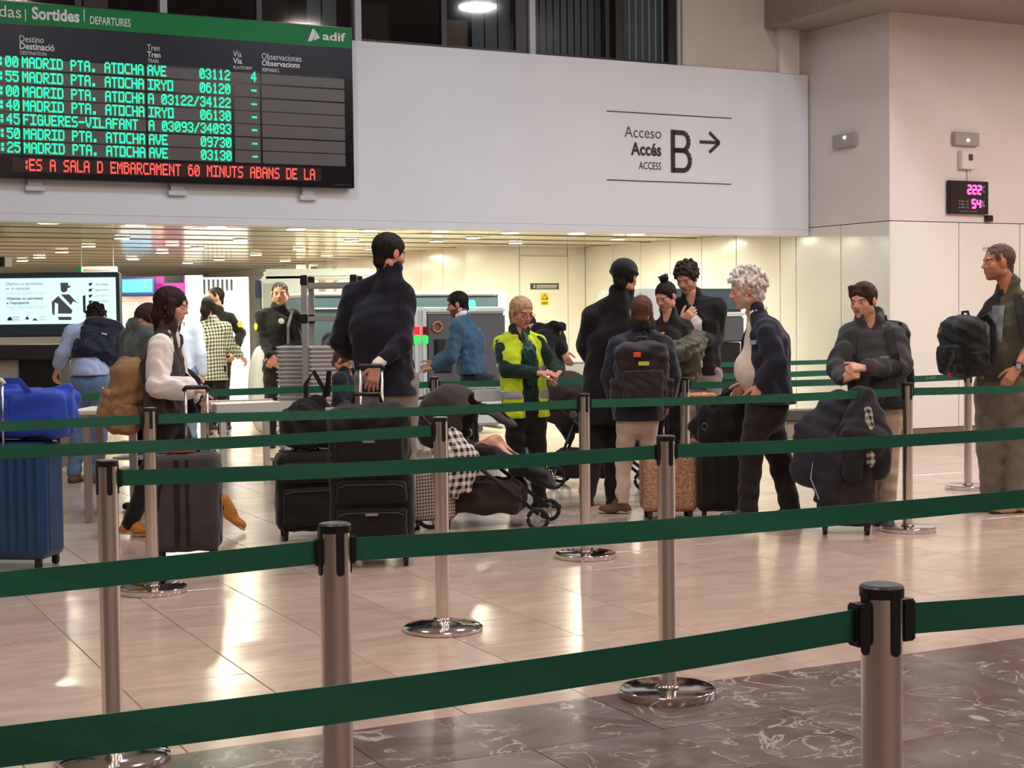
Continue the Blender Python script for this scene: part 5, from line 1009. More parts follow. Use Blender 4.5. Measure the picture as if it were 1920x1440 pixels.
# left: blue case with blue bag on top
BLUEH = mat('deep_blue_hard_shell', (22, 62, 104), .35, var=.05); 
t, W = suitcase((28, 1062), -8, .49, .30, .66, BLUEH, 'large deep blue hard suitcase at the left edge under a blue bag', handle=.34, ribs=9, hard=True, grip=mat('pale_pink_tag', (220, 205, 200), .5), hx=-.045, hy=.135)
s = SDF(.011); c = W(.06, -.06, .735+.135); A = axes(-8); s.rbox(c, (.28, .15, .135), A, r=.06, k=.03).cone(c+A[0]*.22+UP*.11, c+A[0]*.27+UP*.15, .03, .012, k=.05).cone(c-A[0]*.2+UP*.1, c-A[0]*.1+UP*.15, .06, .05, k=.06).folds(.008, .16, 5)
bt = thing('carrier_bag', W(.07, -.06, .735), 'bright blue soft carrier bag lying on the deep blue suitcase', 'bag'); sdf_obj('bag_body', s, fab('bright_blue_polyester', (38, 74, 186), .5, bump=.2), bt)
MB().tube([c+A[0]*-.16+UP*.13+A[1]*.1, c+A[0]*-.1+UP*.19+A[1]*.12, c+A[0]*.02+UP*.19+A[1]*.12, c+A[0]*.08+UP*.12+A[1]*.12], 0, 4, flat=(.035, .006), up=A[1]).build('bag_handle', fab('bright_blue_polyester', (38, 74, 186), .5, bump=.2), bt)
MB().lathe(c+A[0]*.27+UP*.15, [(.012, 0), (.012, .01)], 10, axis=A[1]).build('ring', M_ZIP, bt)
# grey case pulled by the woman with white sleeves
t, W = suitcase((352, 1048), 6, .40, .27, .57, M_GREYF, 'dark grey fabric suitcase pulled by the woman with white sleeves', handle=.36, pocket=False, badge=False, hx=.06)
A = axes(6); MB().tube([W(-.17, .137, .10), W(-.14, .139, .42), W(-.08, .139, .54)], .006, 6).build('trim_curve', M_BLKP, t); MB().box(W(-.04, .137, .34), (.03, .01, .5), A).build('centre_strap', M_BLKP, t, bevel=.003); MB().box(W(.02, .137, .34), (.02, .01, .5), A).build('centre_strap', M_BLKP, t, bevel=.003)
dw = thing('document_wallet', W(.0, .0, .627), 'red and white document wallet lying on the dark grey suitcase', 'wallet'); MB().box(W(-.02, .05, .632), (.16, .1, .01), axes(10)).build('cover', mat('red_cover', (150, 40, 44), .5), dw, bevel=.003); MB().box(W(-.05, .05, .642), (.08, .07, .008), axes(22)).build('paper', WHITEC, dw)
# two black cases by the tall man, with bags on top
t, W = suitcase((578, 1008), 14, .40, .28, .50, M_BLKF, 'black fabric suitcase left of the large black one, black bag on top', pocket=True); A = axes(14)
s = SDF(.011); c = W(.02, 0, .57+.13); s.rbox(c, (.18, .13, .125), A, r=.07).cone(c-A[0]*.05+UP*.1, c+A[0]*.05+UP*.15, .08, .06, k=.05).folds(.009, .12, 8); bt = thing('soft_bag', W(.02, 0, .57), 'black soft bag with white detail on the left black suitcase', 'bag'); sdf_obj('bag_body', s, M_BLKF, bt)
for e in (-1, 1): MB().tube([c+A[0]*(.03+e*.05)+UP*.14, c+A[0]*(.05+e*.07)+UP*.28, c+A[0]*(.08+e*.05)+UP*.36, c+A[0]*.12+UP*.2], 0, 4, flat=(.03, .008), up=A[1]).build('bag_strap', M_BLKP, bt)
MB().box(c+A[0]*.12+A[1]*.11+UP*.10, (.06, .008, .07), A).build('white_label', mat('pale_label', (206, 196, 190), .6), bt, bevel=.003)
t, W = suitcase((700, 1056), 4, .47, .31, .49, M_BLKF, 'large black fabric suitcase held by the tall man, bag on top', pocket=True, handle=.56, badge=True); A = axes(4)
s = SDF(.011); c = W(-.01, .075, .565+.165); s.rbox(c, (.225, .15, .165), A, r=.07).cone(c-A[0]*.14+UP*.12, c+A[0]*.14+UP*.12, .06, k=.05).folds(.007, .16, 10); bt = thing('travel_bag', W(-.01, .075, .565), 'black travel bag standing on the large black suitcase', 'bag'); sdf_obj('bag_body', s, M_BLKF, bt)
s = SDF(.011); s.rbox(c+A[1]*.14-UP*.05, (.19, .03, .09), A, r=.025); sdf_obj('front_pocket', s, M_BLKF, bt); MB().box(c+A[1]*.172-UP*.02, (.065, .006, .012), A).build('badge', mat('silver_badge', (170, 166, 160), .3, metal=.6), bt)
MB().tube([c-A[0]*.1+UP*.15, c-A[0]*.08+UP*.235, c+A[0]*.06+UP*.235, c+A[0]*.08+UP*.15], .012, 8).build('bag_handle', M_BLKP, bt, smooth=True)
WOVEN = checker_mat('woven_black_white', (196, 184, 174), (44, 40, 40), 46, .5)
suitcase((812, 990), 3, .30, .22, .34, WOVEN, 'small case with black and white woven pattern beside the pushchair', hard=True, res=.012)
# right of centre
GOLD = mat('crinkled_bronze_foil', (178, 138, 110), .36, metal=.3, var=.45, vscale=60, bump=1.0, bscale=60)
suitcase((1253, 972), 3, .375, .25, .42, GOLD, 'crinkled bronze-gold cabin case at the feet of the boy', hard=True)
t, W = suitcase((1352, 972), -6, .33, .25, .44, M_BLKF, 'black suitcase beside the white-haired man with a black holdall on it', pocket=False, ribs=4); A = axes(-6)
s = SDF(.011); c = W(.02, .02, .51+.15); s.rbox(c, (.17, .13, .135), A, r=.07).cone(c-A[0]*.16-UP*.04, c+A[0]*.1+UP*.14, .07, .06, k=.06).folds(.009, .13, 12); bt = thing('holdall', W(.02, .02, .51), 'black holdall with metal ring on the suitcase by the white-haired man', 'bag'); sdf_obj('bag_body', s, M_BLKF, bt)
MB().tube([c+A[0]*-.13+A[1]*.13+UP*-.02+A[0]*.02*math.cos(q)+UP*.022*math.sin(q) for q in np.linspace(0, 6.2832, 13)], .004, 6).build('ring', M_ZIP, bt, smooth=True)
MB().tube([c-A[0]*.14+A[1]*.1, c-A[0]*.04+UP*.17+A[1]*.1, c+A[0]*.1+UP*.22+A[1]*.08], 0, 4, flat=(.035, .01), up=A[1]).build('bag_strap', M_BLKF, bt)
BRC = mat('brown_leather', (96, 62, 46), .5, var=.1)
suitcase((1306, 938), -4, .26, .2, .42, BRC, 'brown leather case behind the bronze-gold case', handle=.36, hard=True)
MB().box(at(1312, 741, 11.9), (.23, .2, .035), axes(-4)).build('x', None) if False else None
tb = thing('tan_tray', at(1312, 746, 11.55), 'flat orange-tan leather pouch lying on the brown case', 'pouch'); s = SDF(.009); c = at(1312, 742, 11.55); s.rbox(c, (.115, .09, .02), axes(-4), r=.018).folds(.003, .1, 2); sdf_obj('pouch_body', s, mat('orange_tan_leather', (206, 134, 92), .5), tb); MB().tube([c+[-.1, -.085, .003], c+[.1, -.085, .003]], .003, 5).build('zip', M_ZIP, tb)
# teenager: case with coats hung over it
t, W = suitcase((1586, 999), -10, .36, .25, .46, fab('dark_brown_nylon', (46, 38, 38), .7), 'dark brown suitcase of the teenager buried under two coats', handle=.30, res=.012); A = axes(-10)
NAVC = fab('dark_navy_shell', (34, 36, 48), .65); 
s = SDF(.011); s.chain([W(-.05, 0, .80), W(-.18, .03, .62), W(-.24, .05, .40)], [.10, .13, .10], k=.05, flat=A[1], q=.8).chain([W(-.05, .02, .80), W(-.08, .1, .5), W(-.13, .12, .26)], [.10, .12, .07], k=.05, flat=A[1], q=.6).cone(W(-.26, .0, .46), W(-.19, .05, .36), .07, .08, k=.05).folds(.006, .17, 14, (1, 1, .7))
bt = thing('hanging_coat', W(-.12, .1, .2), 'dark navy coat with pale zip hanging on the left of the teenager suitcase', 'coat'); sdf_obj('coat_body', s, NAVC, bt); MB().tube([W(-.20, .14, .52), W(-.22, .16, .36), W(-.17, .17, .23)], .004, 5).build('zip', mat('pale_zip', (176, 172, 170), .4), bt)
s = SDF(.011); s.chain([W(.08, .02, .84), W(.04, .12, .62), W(.03, .15, .40)], [.08, .085, .06], k=.05).chain([W(.12, .02, .84), W(.17, .08, .60), W(.20, .06, .42)], [.08, .10, .08], k=.05).folds(.006, .14, 15, (1, 1, .7)); bt = thing('hanging_jacket', W(.1, .1, .36), 'black jacket with checked lining slung over the teenager suitcase', 'jacket'); sdf_obj('jacket_body', s, fab('black_shell', (26, 26, 32), .7), bt)
s = SDF(.01); s.chain([W(.13, .13, .78), W(.14, .17, .62), W(.145, .17, .46)], [.03, .035, .03], k=.03, flat=A[1], q=.5); sdf_obj('checked_lining', s, checker_mat('checked_lining_cloth', (176, 170, 160), (36, 34, 38), 24), bt)
# backpacks worn
q = P['vest']; TAN = fab('tan_canvas', (152, 116, 80), .85, var=.1)
backpack(at(238, 742, 9.95), (-1, -.35), .34, .50, .24, TAN, 'tan canvas backpack on the woman with white sleeves', seed=6, upv=_n(np.array([.22, 0, 1])), strapm=VESTB)
q = P['bend']; backpack(at(188, 640, 13.38), (.25, -1), .36, .42, .22, fab('navy_nylon', (30, 36, 56), .6), 'navy backpack on the back of the man bending before the screen', seed=9, upv=_n(np.array([.15, .55, 1])), logo=[(.1, .02, .05, .012, M_TXW)])
q = P['boy']; backpack(at(1203, 700, q['Y0']-.215), (.05, -1), .37, .44, .17, fab('dark_aubergine_nylon', (42, 34, 40), .7), 'dark rucksack with yellow-green logo on the back of the boy', seed=2, logo=[(.0, .16, .075, .028, mat('lime_logo', (190, 196, 60), .6)), (-.12, .30, .05, .035, mat('orange_tag', (214, 84, 40), .6))])
q = P['teen']; backpack(q['chest']-q['f']*.24+q['l']*.06-UP*.03, (q['f'][0]*-1, q['f'][1]*-1), .36, .52, .2, fab('black_nylon', (24, 24, 27), .7), 'black rucksack on the back of the teenager in the hoodie', seed=5)
for e in (1, -1): strap(q, [q['neck']+q['l']*e*.10-UP*.005-q['f']*.03, q['neck']+q['l']*e*.115+q['f']*.095-UP*.05, q['chest']+q['l']*e*.135+q['f']*.150+UP*.02, q['chest']+q['l']*e*.16+q['f']*.12-UP*.12], .05, .012, mat('black_strap', (24, 24, 26), .7), 'rucksack_strap', up=q['f'])
q = P['khaki']; backpack(at(1806, 650, q['Y0']-.12), (-.95, -.35), .34, .42, .22, fab('black_nylon', (24, 24, 27), .7), 'black backpack carried on the front of the khaki man', seed=7, upv=_n(np.array([-.1, 0, 1])), logo=[(.05, -.42, .03, .03, mat('red_tag', (214, 50, 80), .5))])
strap(q, [at(1835, 600, q['Y0']-.1), at(1858, 566, q['Y0']-.06), at(1885, 546, q['Y0']-.02)], .05, .02, mat('black_strap', (24, 24, 26), .7), 'bag_strap', up=(0, -1, 0)); strap(q, [at(1908, 552, q['Y0']-.17), at(1912, 590, q['Y0']-.22), at(1925, 640, q['Y0']-.24)], .05, .012, mat('black_strap', (24, 24, 26), .7), 'bag_strap', up=(0, -1, 0))
# ---- pushchair
M_CANOPY = fab('dark_brown_canopy', (52, 42, 40), .8); CHK = checker_mat('black_white_gingham', (230, 222, 214), (24, 22, 24), 21)
def pushchair(label, base, yaw, blanket, flip=1):
    f = fdir(yaw); l = np.cross(UP, f); t = thing('pushchair', base, label, 'pushchair'); W = lambda x, y, z: base+l*x+f*y+UP*(z if z < .3 else .3+(z-.3)*.76)   # y forward
    k = MB()
    for e in (-1, 1):
        k = MB(); k.tube([W(e*.22, -.36, 1.0), W(e*.22, -.30, .86), W(e*.22, .05, .46), W(e*.20, .46, .10)], .014, 8); k.build('side_tube', M_BLKP, t, smooth=True)
        k = MB(); k.tube([W(e*.22, -.10, .60), W(e*.24, -.26, .10)], .013, 8); k.build('rear_leg', M_BLKP, t, smooth=True)
    MB().tube([W(-.22, -.36, 1.0), W(-.2, -.39, 1.03), W(.2, -.39, 1.03), W(.22, -.36, 1.0)], .017, 8).build('push_handle', M_BLKP, t, smooth=True)
    for e in (-1, 1):
        for y, r in ((-.26, .10), (.46, .075)):
            c = W(e*.25, y, r); MB().tube([c+f*r*.86*math.cos(q)+UP*r*.86*math.sin(q) for q in np.linspace(0, 6.2832, 25)], .014, 8).build('tyre', M_TYRE, t, smooth=True)
            k = MB(); k.lathe(c-l*.012, [(.02, 0), (.02, .024)], 10, axis=l)
            for i in range(5): a = i*1.2566; k.tube([c, c+f*r*.82*math.cos(a)+UP*r*.82*math.sin(a)], .005, 5)
            k.build('wheel_hub', mat('grey_hub', (150, 148, 148), .4), t)
    s = SDF(.011); s.rbox(W(0, -.02, .56), (.19, .20, .05), [l, _n(f-UP*.1), _n(UP+f*.1)], r=.03, k=.04).chain([W(0, -.16, .58), W(0, -.30, .86)], [.16, .14], k=.04, flat=f, q=.35).chain([W(0, .16, .55), W(0, .36, .42), W(0, .44, .30)], [.15, .13, .11], k=.04, flat=_n(f*.4+UP), q=.28).folds(.004, .12, 3); sdf_obj('seat', s, M_BLKF, t)
    s = SDF(.011); s.ell(W(0, -.16, .80), (.23, .24, .27), [l, f, UP], k=.02).chain([W(0, -.08, .92), W(0, .08, .90), W(0, .16, .84)], [.19, .17, .13], k=.03, flat=_n(UP+f*.4), q=.35).ell(W(0, -.02, .72), (.20, .28, .26), [l, f, UP], k=.02, sub=True).cut(W(0, -.16, .56), _n(-UP+f*-.25)); s.folds(.003, .2, 7); sdf_obj('canopy', s, M_CANOPY, t)
    s = SDF(.011); s.rbox(W(0, .02, .20), (.20, .31, .11), [l, f, UP], r=.08).folds(.007, .14, 8); sdf_obj('basket', s, M_CANOPY, t)
    for e in (-1, 1): MB().lathe(W(e*.235, -.10, .70)-l*.01, [(.03, 0), (.034, .01), (.03, .02)], 14, axis=l).build('hinge', mat('chrome_hinge', (190, 186, 184), .2, metal=.9), t, smooth='a')
    return t, W, f, l
pb = zpl(893, 984); t, W, f, l = pushchair('black pushchair with dark brown hood and gingham blanket beside the domed post', pb, 80, True)
s = SDF(.010); s.chain([W(-.25, -.13, .74), W(-.28, -.08, .52), W(-.27, -.08, .36)], [.05, .13, .12], k=.05, flat=l, q=.45).folds(.008, .10, 3, (1, 1, .4)); bt = thing('gingham_blanket', W(-.27, -.08, .24), 'black and white gingham blanket hanging on the side of the pushchair', 'blanket'); sdf_obj('cloth', s, CHK, bt)
# infant on the seat
bb_ = thing('person', W(0, .0, .58), 'infant lying in the pushchair, bare bent knees showing', 'person'); s = SDF(.007)
W_ = W; W = lambda x, y, z: W_(x, y, z)-UP*.12-f*.03; hp_ = W(0, -.04, .66); s.chain([hp_, W(0, -.20, .80)], [.075, .075], k=.03).ell(W(0, -.27, .90), (.068, .075, .085), [l, f, UP], k=.02)
for e in (-1, 1): s.chain([hp_+l*e*.04, W(e*.06, .16, .80), W(e*.06, .27, .66), W(e*.06, .31, .66)], [.055, .042, .032, .022], k=.015); s.chain([W(e*.075, -.19, .82), W(e*.11, -.10, .74), W(e*.06, -.02, .75)], [.035, .028, .022], k=.015)
V, Fc = s.mesh(); mesh_obj('body', V, Fc, M_SKIN, bb_, smooth=True, cols=np.tile(np.array(srgb(226, 166, 146)), (len(V), 1)))
s = SDF(.008); s.chain([hp_, W(0, -.20, .80)], [.085, .085], k=.03); sdf_obj('romper', s, WHITEC, bb_)
pb2 = zpl(1104, 912); t2, W2, f2, l2 = pushchair('second black pushchair further back behind the man in the long coat', pb2, 82, False)
# ================================================================== CONTROL POINT: SCREENS, SCANNERS, TABLES, SIGNS
M_TEAL = mat('scanner_slate_teal', (74, 98, 108), .4); M_SLATE = mat('scanner_grey', (92, 96, 102), .45); M_SWHT = mat('scanner_white', (222, 228, 228), .3); M_DKT = mat('screen_bezel_slate', (46, 62, 70), .45)
M_SCR = mat('lit_screen', (200, 232, 232), .3, emit=(206, 244, 244), estr=.95); M_PIC = mat('pictogram_grey', (104, 112, 116), .6); M_BLUE = mat('blue_screen', (60, 150, 210), .3, emit=(80, 190, 240), estr=1.0)
# information screen at left
YS = 14.6; sp = at(95, 570, YS); 
def SP(u, v, dy=0): return at(u, v, YS+dy)
scr = thing('information_screen', np.array([SP(60, 570)[0], YS, 0.0]), 'wide lit information screen on forbidden luggage objects at the left', 'screen')
def fbox(p0, p1, dep, name, m, par, bevel=.004):   # box between two pixel corners at the plane of p0
    c = (p0+p1)/2; return MB().box(c+[0, dep/2, 0], (abs(p1[0]-p0[0]), dep, abs(p1[2]-p0[2]))).build(name, m, par, bevel=bevel)
fbox(SP(-70, 513), SP(225, 630), .12, 'bezel', M_DKT, scr, .012); fbox(SP(-58, 523, -.008), SP(218, 606, -.008), .02, 'display', M_SCR, scr, .003)
def stext(s, u0, u1, v0, v1, m, bold=0): a = SP(u0, v0, -.012); b = SP(u1, v0, -.012); c = SP(u0, v1, -.012); b = np.array([b[0], b[1], a[2]]); c = np.array([a[0], a[1], c[2]]); text_quad('lettering', s, a, b, c, m, scr, bold)
stext('Objetos no permitidos', 11, 80, 537, 529, M_PIC); stext('en el equipaje', 11, 56, 545, 538, M_PIC); stext('Objectes no permesos', 12, 81, 564, 557, M_TXB, .02); stext("a l'equipatge", 12, 55, 572, 565, M_TXB, .02)
for v in (548, 551, 574, 577): stext('Consulte la normativa vigente en estaciones', 11, 84, v+2, v, M_PIC)
for v in (594, 599): stext('armas', 24, 36, v+2, v-1, M_PIC); stext('objetos', 74, 86, v+2, v-1, M_PIC)
for i, v in enumerate((532, 543, 553, 563)): stext(('armas', 'gases', 'explosivos', 'inflamables')[i], 179, 203, v+3, v, M_PIC)
def poly(pts, m, name='pictogram', d=-.013): MB().add([SP(u, v, d) for u, v in pts], [tuple(range(len(pts)))[::-1]]).build(name, m, scr)
poly([(113, 530), (128, 530), (128, 536), (132, 535), (132, 539), (127, 540), (126, 545), (122, 548), (117, 548), (114, 544)], M_PIC)
poly([(97, 566), (109, 555), (136, 582), (134, 588), (109, 588), (109, 570), (103, 567), (102, 592), (98, 588)], M_PIC); poly([(114, 552), (130, 552), (143, 566), (150, 570), (137, 565), (133, 572)], M_PIC); poly([(109, 594), (134, 594), (134, 600), (110, 600)], M_PIC); poly([(155, 555), (160, 553), (161, 588), (156, 585)], M_DKT); poly([(162, 530), (174, 530), (168, 537)], M_TXB) if False else None
for v in (531, 542, 553, 564): poly([(166, v), (174, v-1), (171, v+4), (167, v+5)], M_DKT)
poly([(14, 598), (17, 594), (22, 595), (23, 601), (14, 601)], M_DKT); poly([(47, 599), (51, 592), (55, 599)], M_DKT); poly([(60, 601), (65, 596), (72, 601)], M_PIC)
c0 = SP(30, 650); c1 = SP(240, 673); fbox(SP(-80, 648), SP(241, 673), .5, 'console_shelf', mat('console_dark', (40, 40, 44), .5), scr, .01)
k = MB(); a = SP(32, 673); b = SP(106, 673); k.box(((a[0]+b[0])/2, YS+.25, a[2]/2), (b[0]-a[0], .4, a[2])); k.build('pedestal', M_BLKP, scr, bevel=.01)
k = MB(); a = SP(-60, 673); b = SP(31, 673); k.box(((a[0]+b[0])/2, YS+.22, a[2]/2), (b[0]-a[0]-.01, .3, a[2])); k.build('side_panel', M_GREYP, scr, bevel=.01)
# aluminium frame and trays
YT = 13.6
def fr_(u, v, dy=0): return at(u, v, YT+dy)
fr = thing('tray_rack', np.array([fr_(571, 700)[0], YT, 0]), 'aluminium tray rack frame with black corner joints behind the tall man', 'rack')
M_AL2 = mat('matt_aluminium', (176, 168, 164), .4, metal=.6)
px0 = fr_(571, 600); px1 = fr_(664, 600)
for i, (x, y) in enumerate(((px0[0], YT), (px1[0], YT), (px0[0], YT+.5), (px1[0], YT+.5))):
    zt = fr_(571, 518)[2]; MB().box((x, y, zt/2+.02), (.05, .05, zt-.04)).build('upright', M_AL2, fr, bevel=.004); MB().box((x, y, zt-.035), (.062, .062, .09)).build('corner_joint', M_BLKP, fr, bevel=.006)
    MB().box((x, y, fr_(571, 598)[2]), (.062, .062, .08)).build('corner_joint', M_BLKP, fr, bevel=.006); MB().lathe((x, y, .0), [(.028, 0), (.028, .04)], 10).build('castor', M_TYRE, fr)
for v in (535, 598):
    z = fr_(571, v)[2]
    for y in (YT, YT+.5): MB().box(((px0[0]+px1[0])/2, y, z), (px1[0]-px0[0]-.05, .04, .045)).build('crossbar', M_AL2, fr, bevel=.004)
    for x in (px0[0], px1[0]): MB().box((x, YT+.25, z), (.04, .45, .045)).build('crossbar', M_AL2, fr, bevel=.004)
MB().box(((px0[0]+px1[0])/2, YT+.25, .16), (px1[0]-px0[0]-.06, .44, .03)).build('deck', M_AL2, fr)
M_TRAY = mat('pale_grey_tray', (208, 204, 200), .5); tv = MB(); w, d, h = .41, .46, .07
def tray_mesh():
    k = MB(); V = []; rings = [(.84, 0), (1.0, h), (1.05, h), (1.05, h-.012), (1.02, h-.012), (.97, h-.008), (.82, .006)]
    pr = [(-.5, -.42), (-.42, -.5), (.42, -.5), (.5, -.42), (.5, .42), (.42, .5), (-.42, .5), (-.5, .42)]
    order = [(.84, 0), (1.0, h-.012), (1.05, h-.012), (1.05, h), (.98, h), (.82, .006)]
    for s_, z in order:
        for x, y in pr: V.append((x*w*s_, y*d*s_, z))
    F_ = [tuple(range(8))[::-1]]
    for r in range(len(order)-1):
        for i in range(8): F_.append((r*8+i, r*8+(i+1) % 8, r*8+8+(i+1) % 8, r*8+8+i))
    F_.append(tuple(range(40, 48)))
    me = bpy.data.meshes.new('security_tray'); me.from_pydata(V, [], F_); me.materials.append(M_TRAY); return me
tm = tray_mesh(); ztop = fr_(571, 640)[2]; n = int((ztop-.18-h)/.038); 
def stack(cx, cy, zb, n, who, rz=0.0):
    for i in range(n):
        o = bpy.data.objects.new('security_tray', tm); COL.objects.link(o); o.location = (cx+random.uniform(-.006, .006), cy+random.uniform(-.006, .006), zb+i*.038); o.rotation_euler = (0, 0, rz+random.uniform(-.01, .01))
        o['label'] = 'topmost pale grey tray of the stack %s' % who if i == n-1 else 'pale grey plastic tray %s, %s from the top' % (who, ORDW[n-1-i]); o['category'] = 'tray'; o['group'] = 'trays stacked %s' % who
stack((px0[0]+px1[0])/2, YT+.25, .176, n, 'inside the aluminium rack')
lx = fr_(548, 700)[0]; ck = thing('tray_trolley', (lx-.06, YT+.62, 0), 'low trolley carrying the tray stack beside the guard', 'trolley'); MB().box((lx-.06, YT+.62, .12), (.42, .46, .03)).build('deck', M_AL2, ck)
for x in (-1, 1):
    for y in (-1, 1): MB().lathe((lx-.06+x*.17, YT+.62+y*.18, 0), [(.03, 0), (.03, .105)], 10).build('castor', M_TYRE, ck)
stack(lx-.06+.07, YT+.62, .136, n+1, 'beside the guard')
# X-ray scanners (hall-grid aligned)
def scanner(label, uL, uR, vT, W0, dep, zb, parts):
    UL, UR = UWc(onW(uL, vT, W0))[0], UWc(onW(uR, vT, W0))[0]; zt = float(onW((uL+uR)/2, vT, W0)[2]); t = thing('xray_scanner', XY((UL+UR)/2, W0+dep/2, 0), label, 'scanner')
    Lf = lambda U0, U1, w0, w1, z0, z1, name, m, bv=.02: ubox(MB(), U0, U1, w0, w1, z0, z1).build(name, m, t, bevel=bv)
    return t, UL, UR, zt, Lf
WX1 = UWc(at(870, 600, 15.6))[1]
t, UL, UR, zt, Lf = scanner('grey X-ray scanner with white ends, red and green lamps beside the petrol-blue sweater', 770, 948, 577, WX1, .9, .5, None)
Lf(UL+.17, UR, WX1, WX1+.9, .72, zt-.06, 'tunnel_body', M_SLATE); Lf(UL+.17, UR, WX1-.01, WX1+.91, zt-.06, zt, 'top_cover', M_SWHT, .02); Lf(UL+.17, UR, WX1, WX1+.9, .30, .715, 'lower_body', M_SWHT)
for i in range(2): Lf(UL-.0+i*.088, UL+.083+i*.088, WX1-.03, WX1+.93, .05, zt+.005, 'end_column', M_SWHT, .03)
M_RED = mat('red_lamp', (160, 10, 20), .3, emit=(255, 20, 30), estr=3.5); M_GRNL = mat('green_lamp', (10, 120, 50), .3, emit=(40, 230, 90), estr=1.5); M_RDD = mat('red_lamp_off', (110, 16, 24), .3)
for u, v, m in ((782, 620, M_RED), (782, 637, M_GRNL), (798, 620, M_RDD), (798, 637, M_GRNL)):
    p = onW(u, v, WX1-.036); U, _ = UWc(p); ubox(MB(), U-.03, U+.03, WX1-.04, WX1-.028, p[2]-.04, p[2]+.04).build('signal_lamp', m, t, bevel=.004)
p = onW(820, 613, WX1-.01); MB().tube([p+NU*.05*math.cos(q)+UP*.05*math.sin(q) for q in np.linspace(0, 6.2832, 19)], .012, 8).build('emergency_ring', mat('orange_ring', (206, 122, 60), .4), t, smooth=True)
p0, p1 = onW(814, 700, WX1), onW(846, 636, WX1); Lf(UWc(p0)[0], UWc(p1)[0], WX1-.006, WX1+.02, float(p0[2]), float(p1[2]), 'tunnel_opening', mat('tunnel_black', (14, 14, 16), .6), .004)
k = MB()
for i in range(6): U = UWc(p0)[0]+.03+i*.028; k = MB(); ubox(k, U, U+.024, WX1-.02, WX1-.012, float(p0[2])+.02, float(p1[2])); k.build('curtain_strip', mat('lead_curtain', (40, 40, 42), .6), t)
p = onW(884, 571, WX1); MB().lathe(p+[0, 0, -.02], [(.04, 0), (.04, .04), (.03, .06), (.015, .068)], 14).build('green_beacon', mat('green_beacon_glow', (10, 160, 90), .3, emit=(60, 255, 170), estr=4), t, smooth='a')
WX2 = UWc(at(760, 580, 18.0))[1]
t, UL, UR, zt, Lf = scanner('long slate-teal X-ray scanner in the second lane behind the tall man', 585, 952, 547, WX2, .95, .5, None)
Lf(UL, UR-.13, WX2, WX2+.95, .45, zt-.05, 'tunnel_body', M_TEAL); Lf(UL, UR-.13, WX2-.012, WX2+.96, zt-.05, zt, 'top_cover', M_SWHT, .02); Lf(UL, UR-.13, WX2-.014, WX2, zt-.2, zt-.185, 'trim_strip', M_SWHT, .003); Lf(UR-.125, UR, WX2-.02, WX2+.97, .05, zt+.01, 'end_column', M_SWHT, .04); Lf(UL+.2, UR-.3, WX2+.1, WX2+.8, .02, .44, 'plinth', M_SLATE)
WX3 = UWc(at(1350, 580, 17.2))[1]
t, UL, UR, zt, Lf = scanner('slate-teal X-ray scanner at right behind the white-haired man', 1196, 1396, 541, WX3, .95, .5, None)
Lf(UL+.35, UR, WX3, WX3+.9, 1.44, zt, 'upper_body', M_TEAL, .03); Lf(UL+.35, UR, WX3-.01, WX3+.91, 1.40, 1.435, 'trim_strip', M_SWHT, .006); Lf(UL+.35, UR, WX3, WX3+.9, 1.10, 1.395, 'tunnel_body', M_SLATE, .02); Lf(UL+.4, UR-.02, WX3+.05, WX3+.85, .04, 1.095, 'plinth', M_BLKP, .01); Lf(UL, UL+.34, WX3-.02, WX3+.92, .05, zt, 'end_column', M_SWHT, .04)
p = onW(1346, 608, WX3-.004); U = UWc(p)[0]; ubox(MB(), U-.045, U+.045, WX3-.006, WX3, p[2]-.07, p[2]+.07).build('notice_sheet', mat('white_sheet', (226, 214, 212), .6), t)
# roller tables
def roller_table(label, U0, U1, W0, W1, z, n):
    t = thing('roller_table', XY((U0+U1)/2, (W0+W1)/2, 0), label, 'table'); M_RT = mat('pale_table_steel', (206, 202, 196), .35, metal=.3)
    for w in (W0, W1): ubox(MB(), U0, U1, w-.03, w+.03, z-.1, z).build('side_rail', M_RT, t, bevel=.005)
    for i in range(n): U = U0+.04+(U1-U0-.08)*i/(n-1); MB().tube([XY(U, W0+.04, z-.03), XY(U, W1-.04, z-.03)], .022, 8).build('roller', M_AL2, t, smooth=True)
    for U in (U0+.06, U1-.06):
        for w in (W0, W1): ubox(MB(), U-.025, U+.025, w-.025, w+.025, 0, z-.1).build('leg', M_RT, t)
    return t
Ua = UWc(onW(812, 740, 12.6))[0]; Ub_ = UWc(onW(1170, 730, 12.6))[0]; roller_table('roller table of the grey scanner behind the pushchair and attendant', Ua, Ub_, 12.15, 12.75, .76, 26)
Ua = UWc(onW(386, 760, 12.8))[0]; roller_table('pale roller table left of the tray stacks', Ua, UWc(onW(530, 750, 12.8))[0], 12.5, 13.1, .70, 12)
# white box on the roller table
c = at(1068, 706, 14.6); wb = thing('white_crate', np.array([c[0], c[1], .76]), 'white box with printed bracket mark on the roller table', 'box'); MB().box((c[0], c[1], .86), (.26, .25, .2), UAX).build('body', mat('white_box', (226, 222, 204), .6), wb, bevel=.008); MB().box((c[0], c[1], .968), (.275, .265, .016), UAX).build('lid', mat('white_box_lid', (232, 228, 212), .6), wb, bevel=.004)
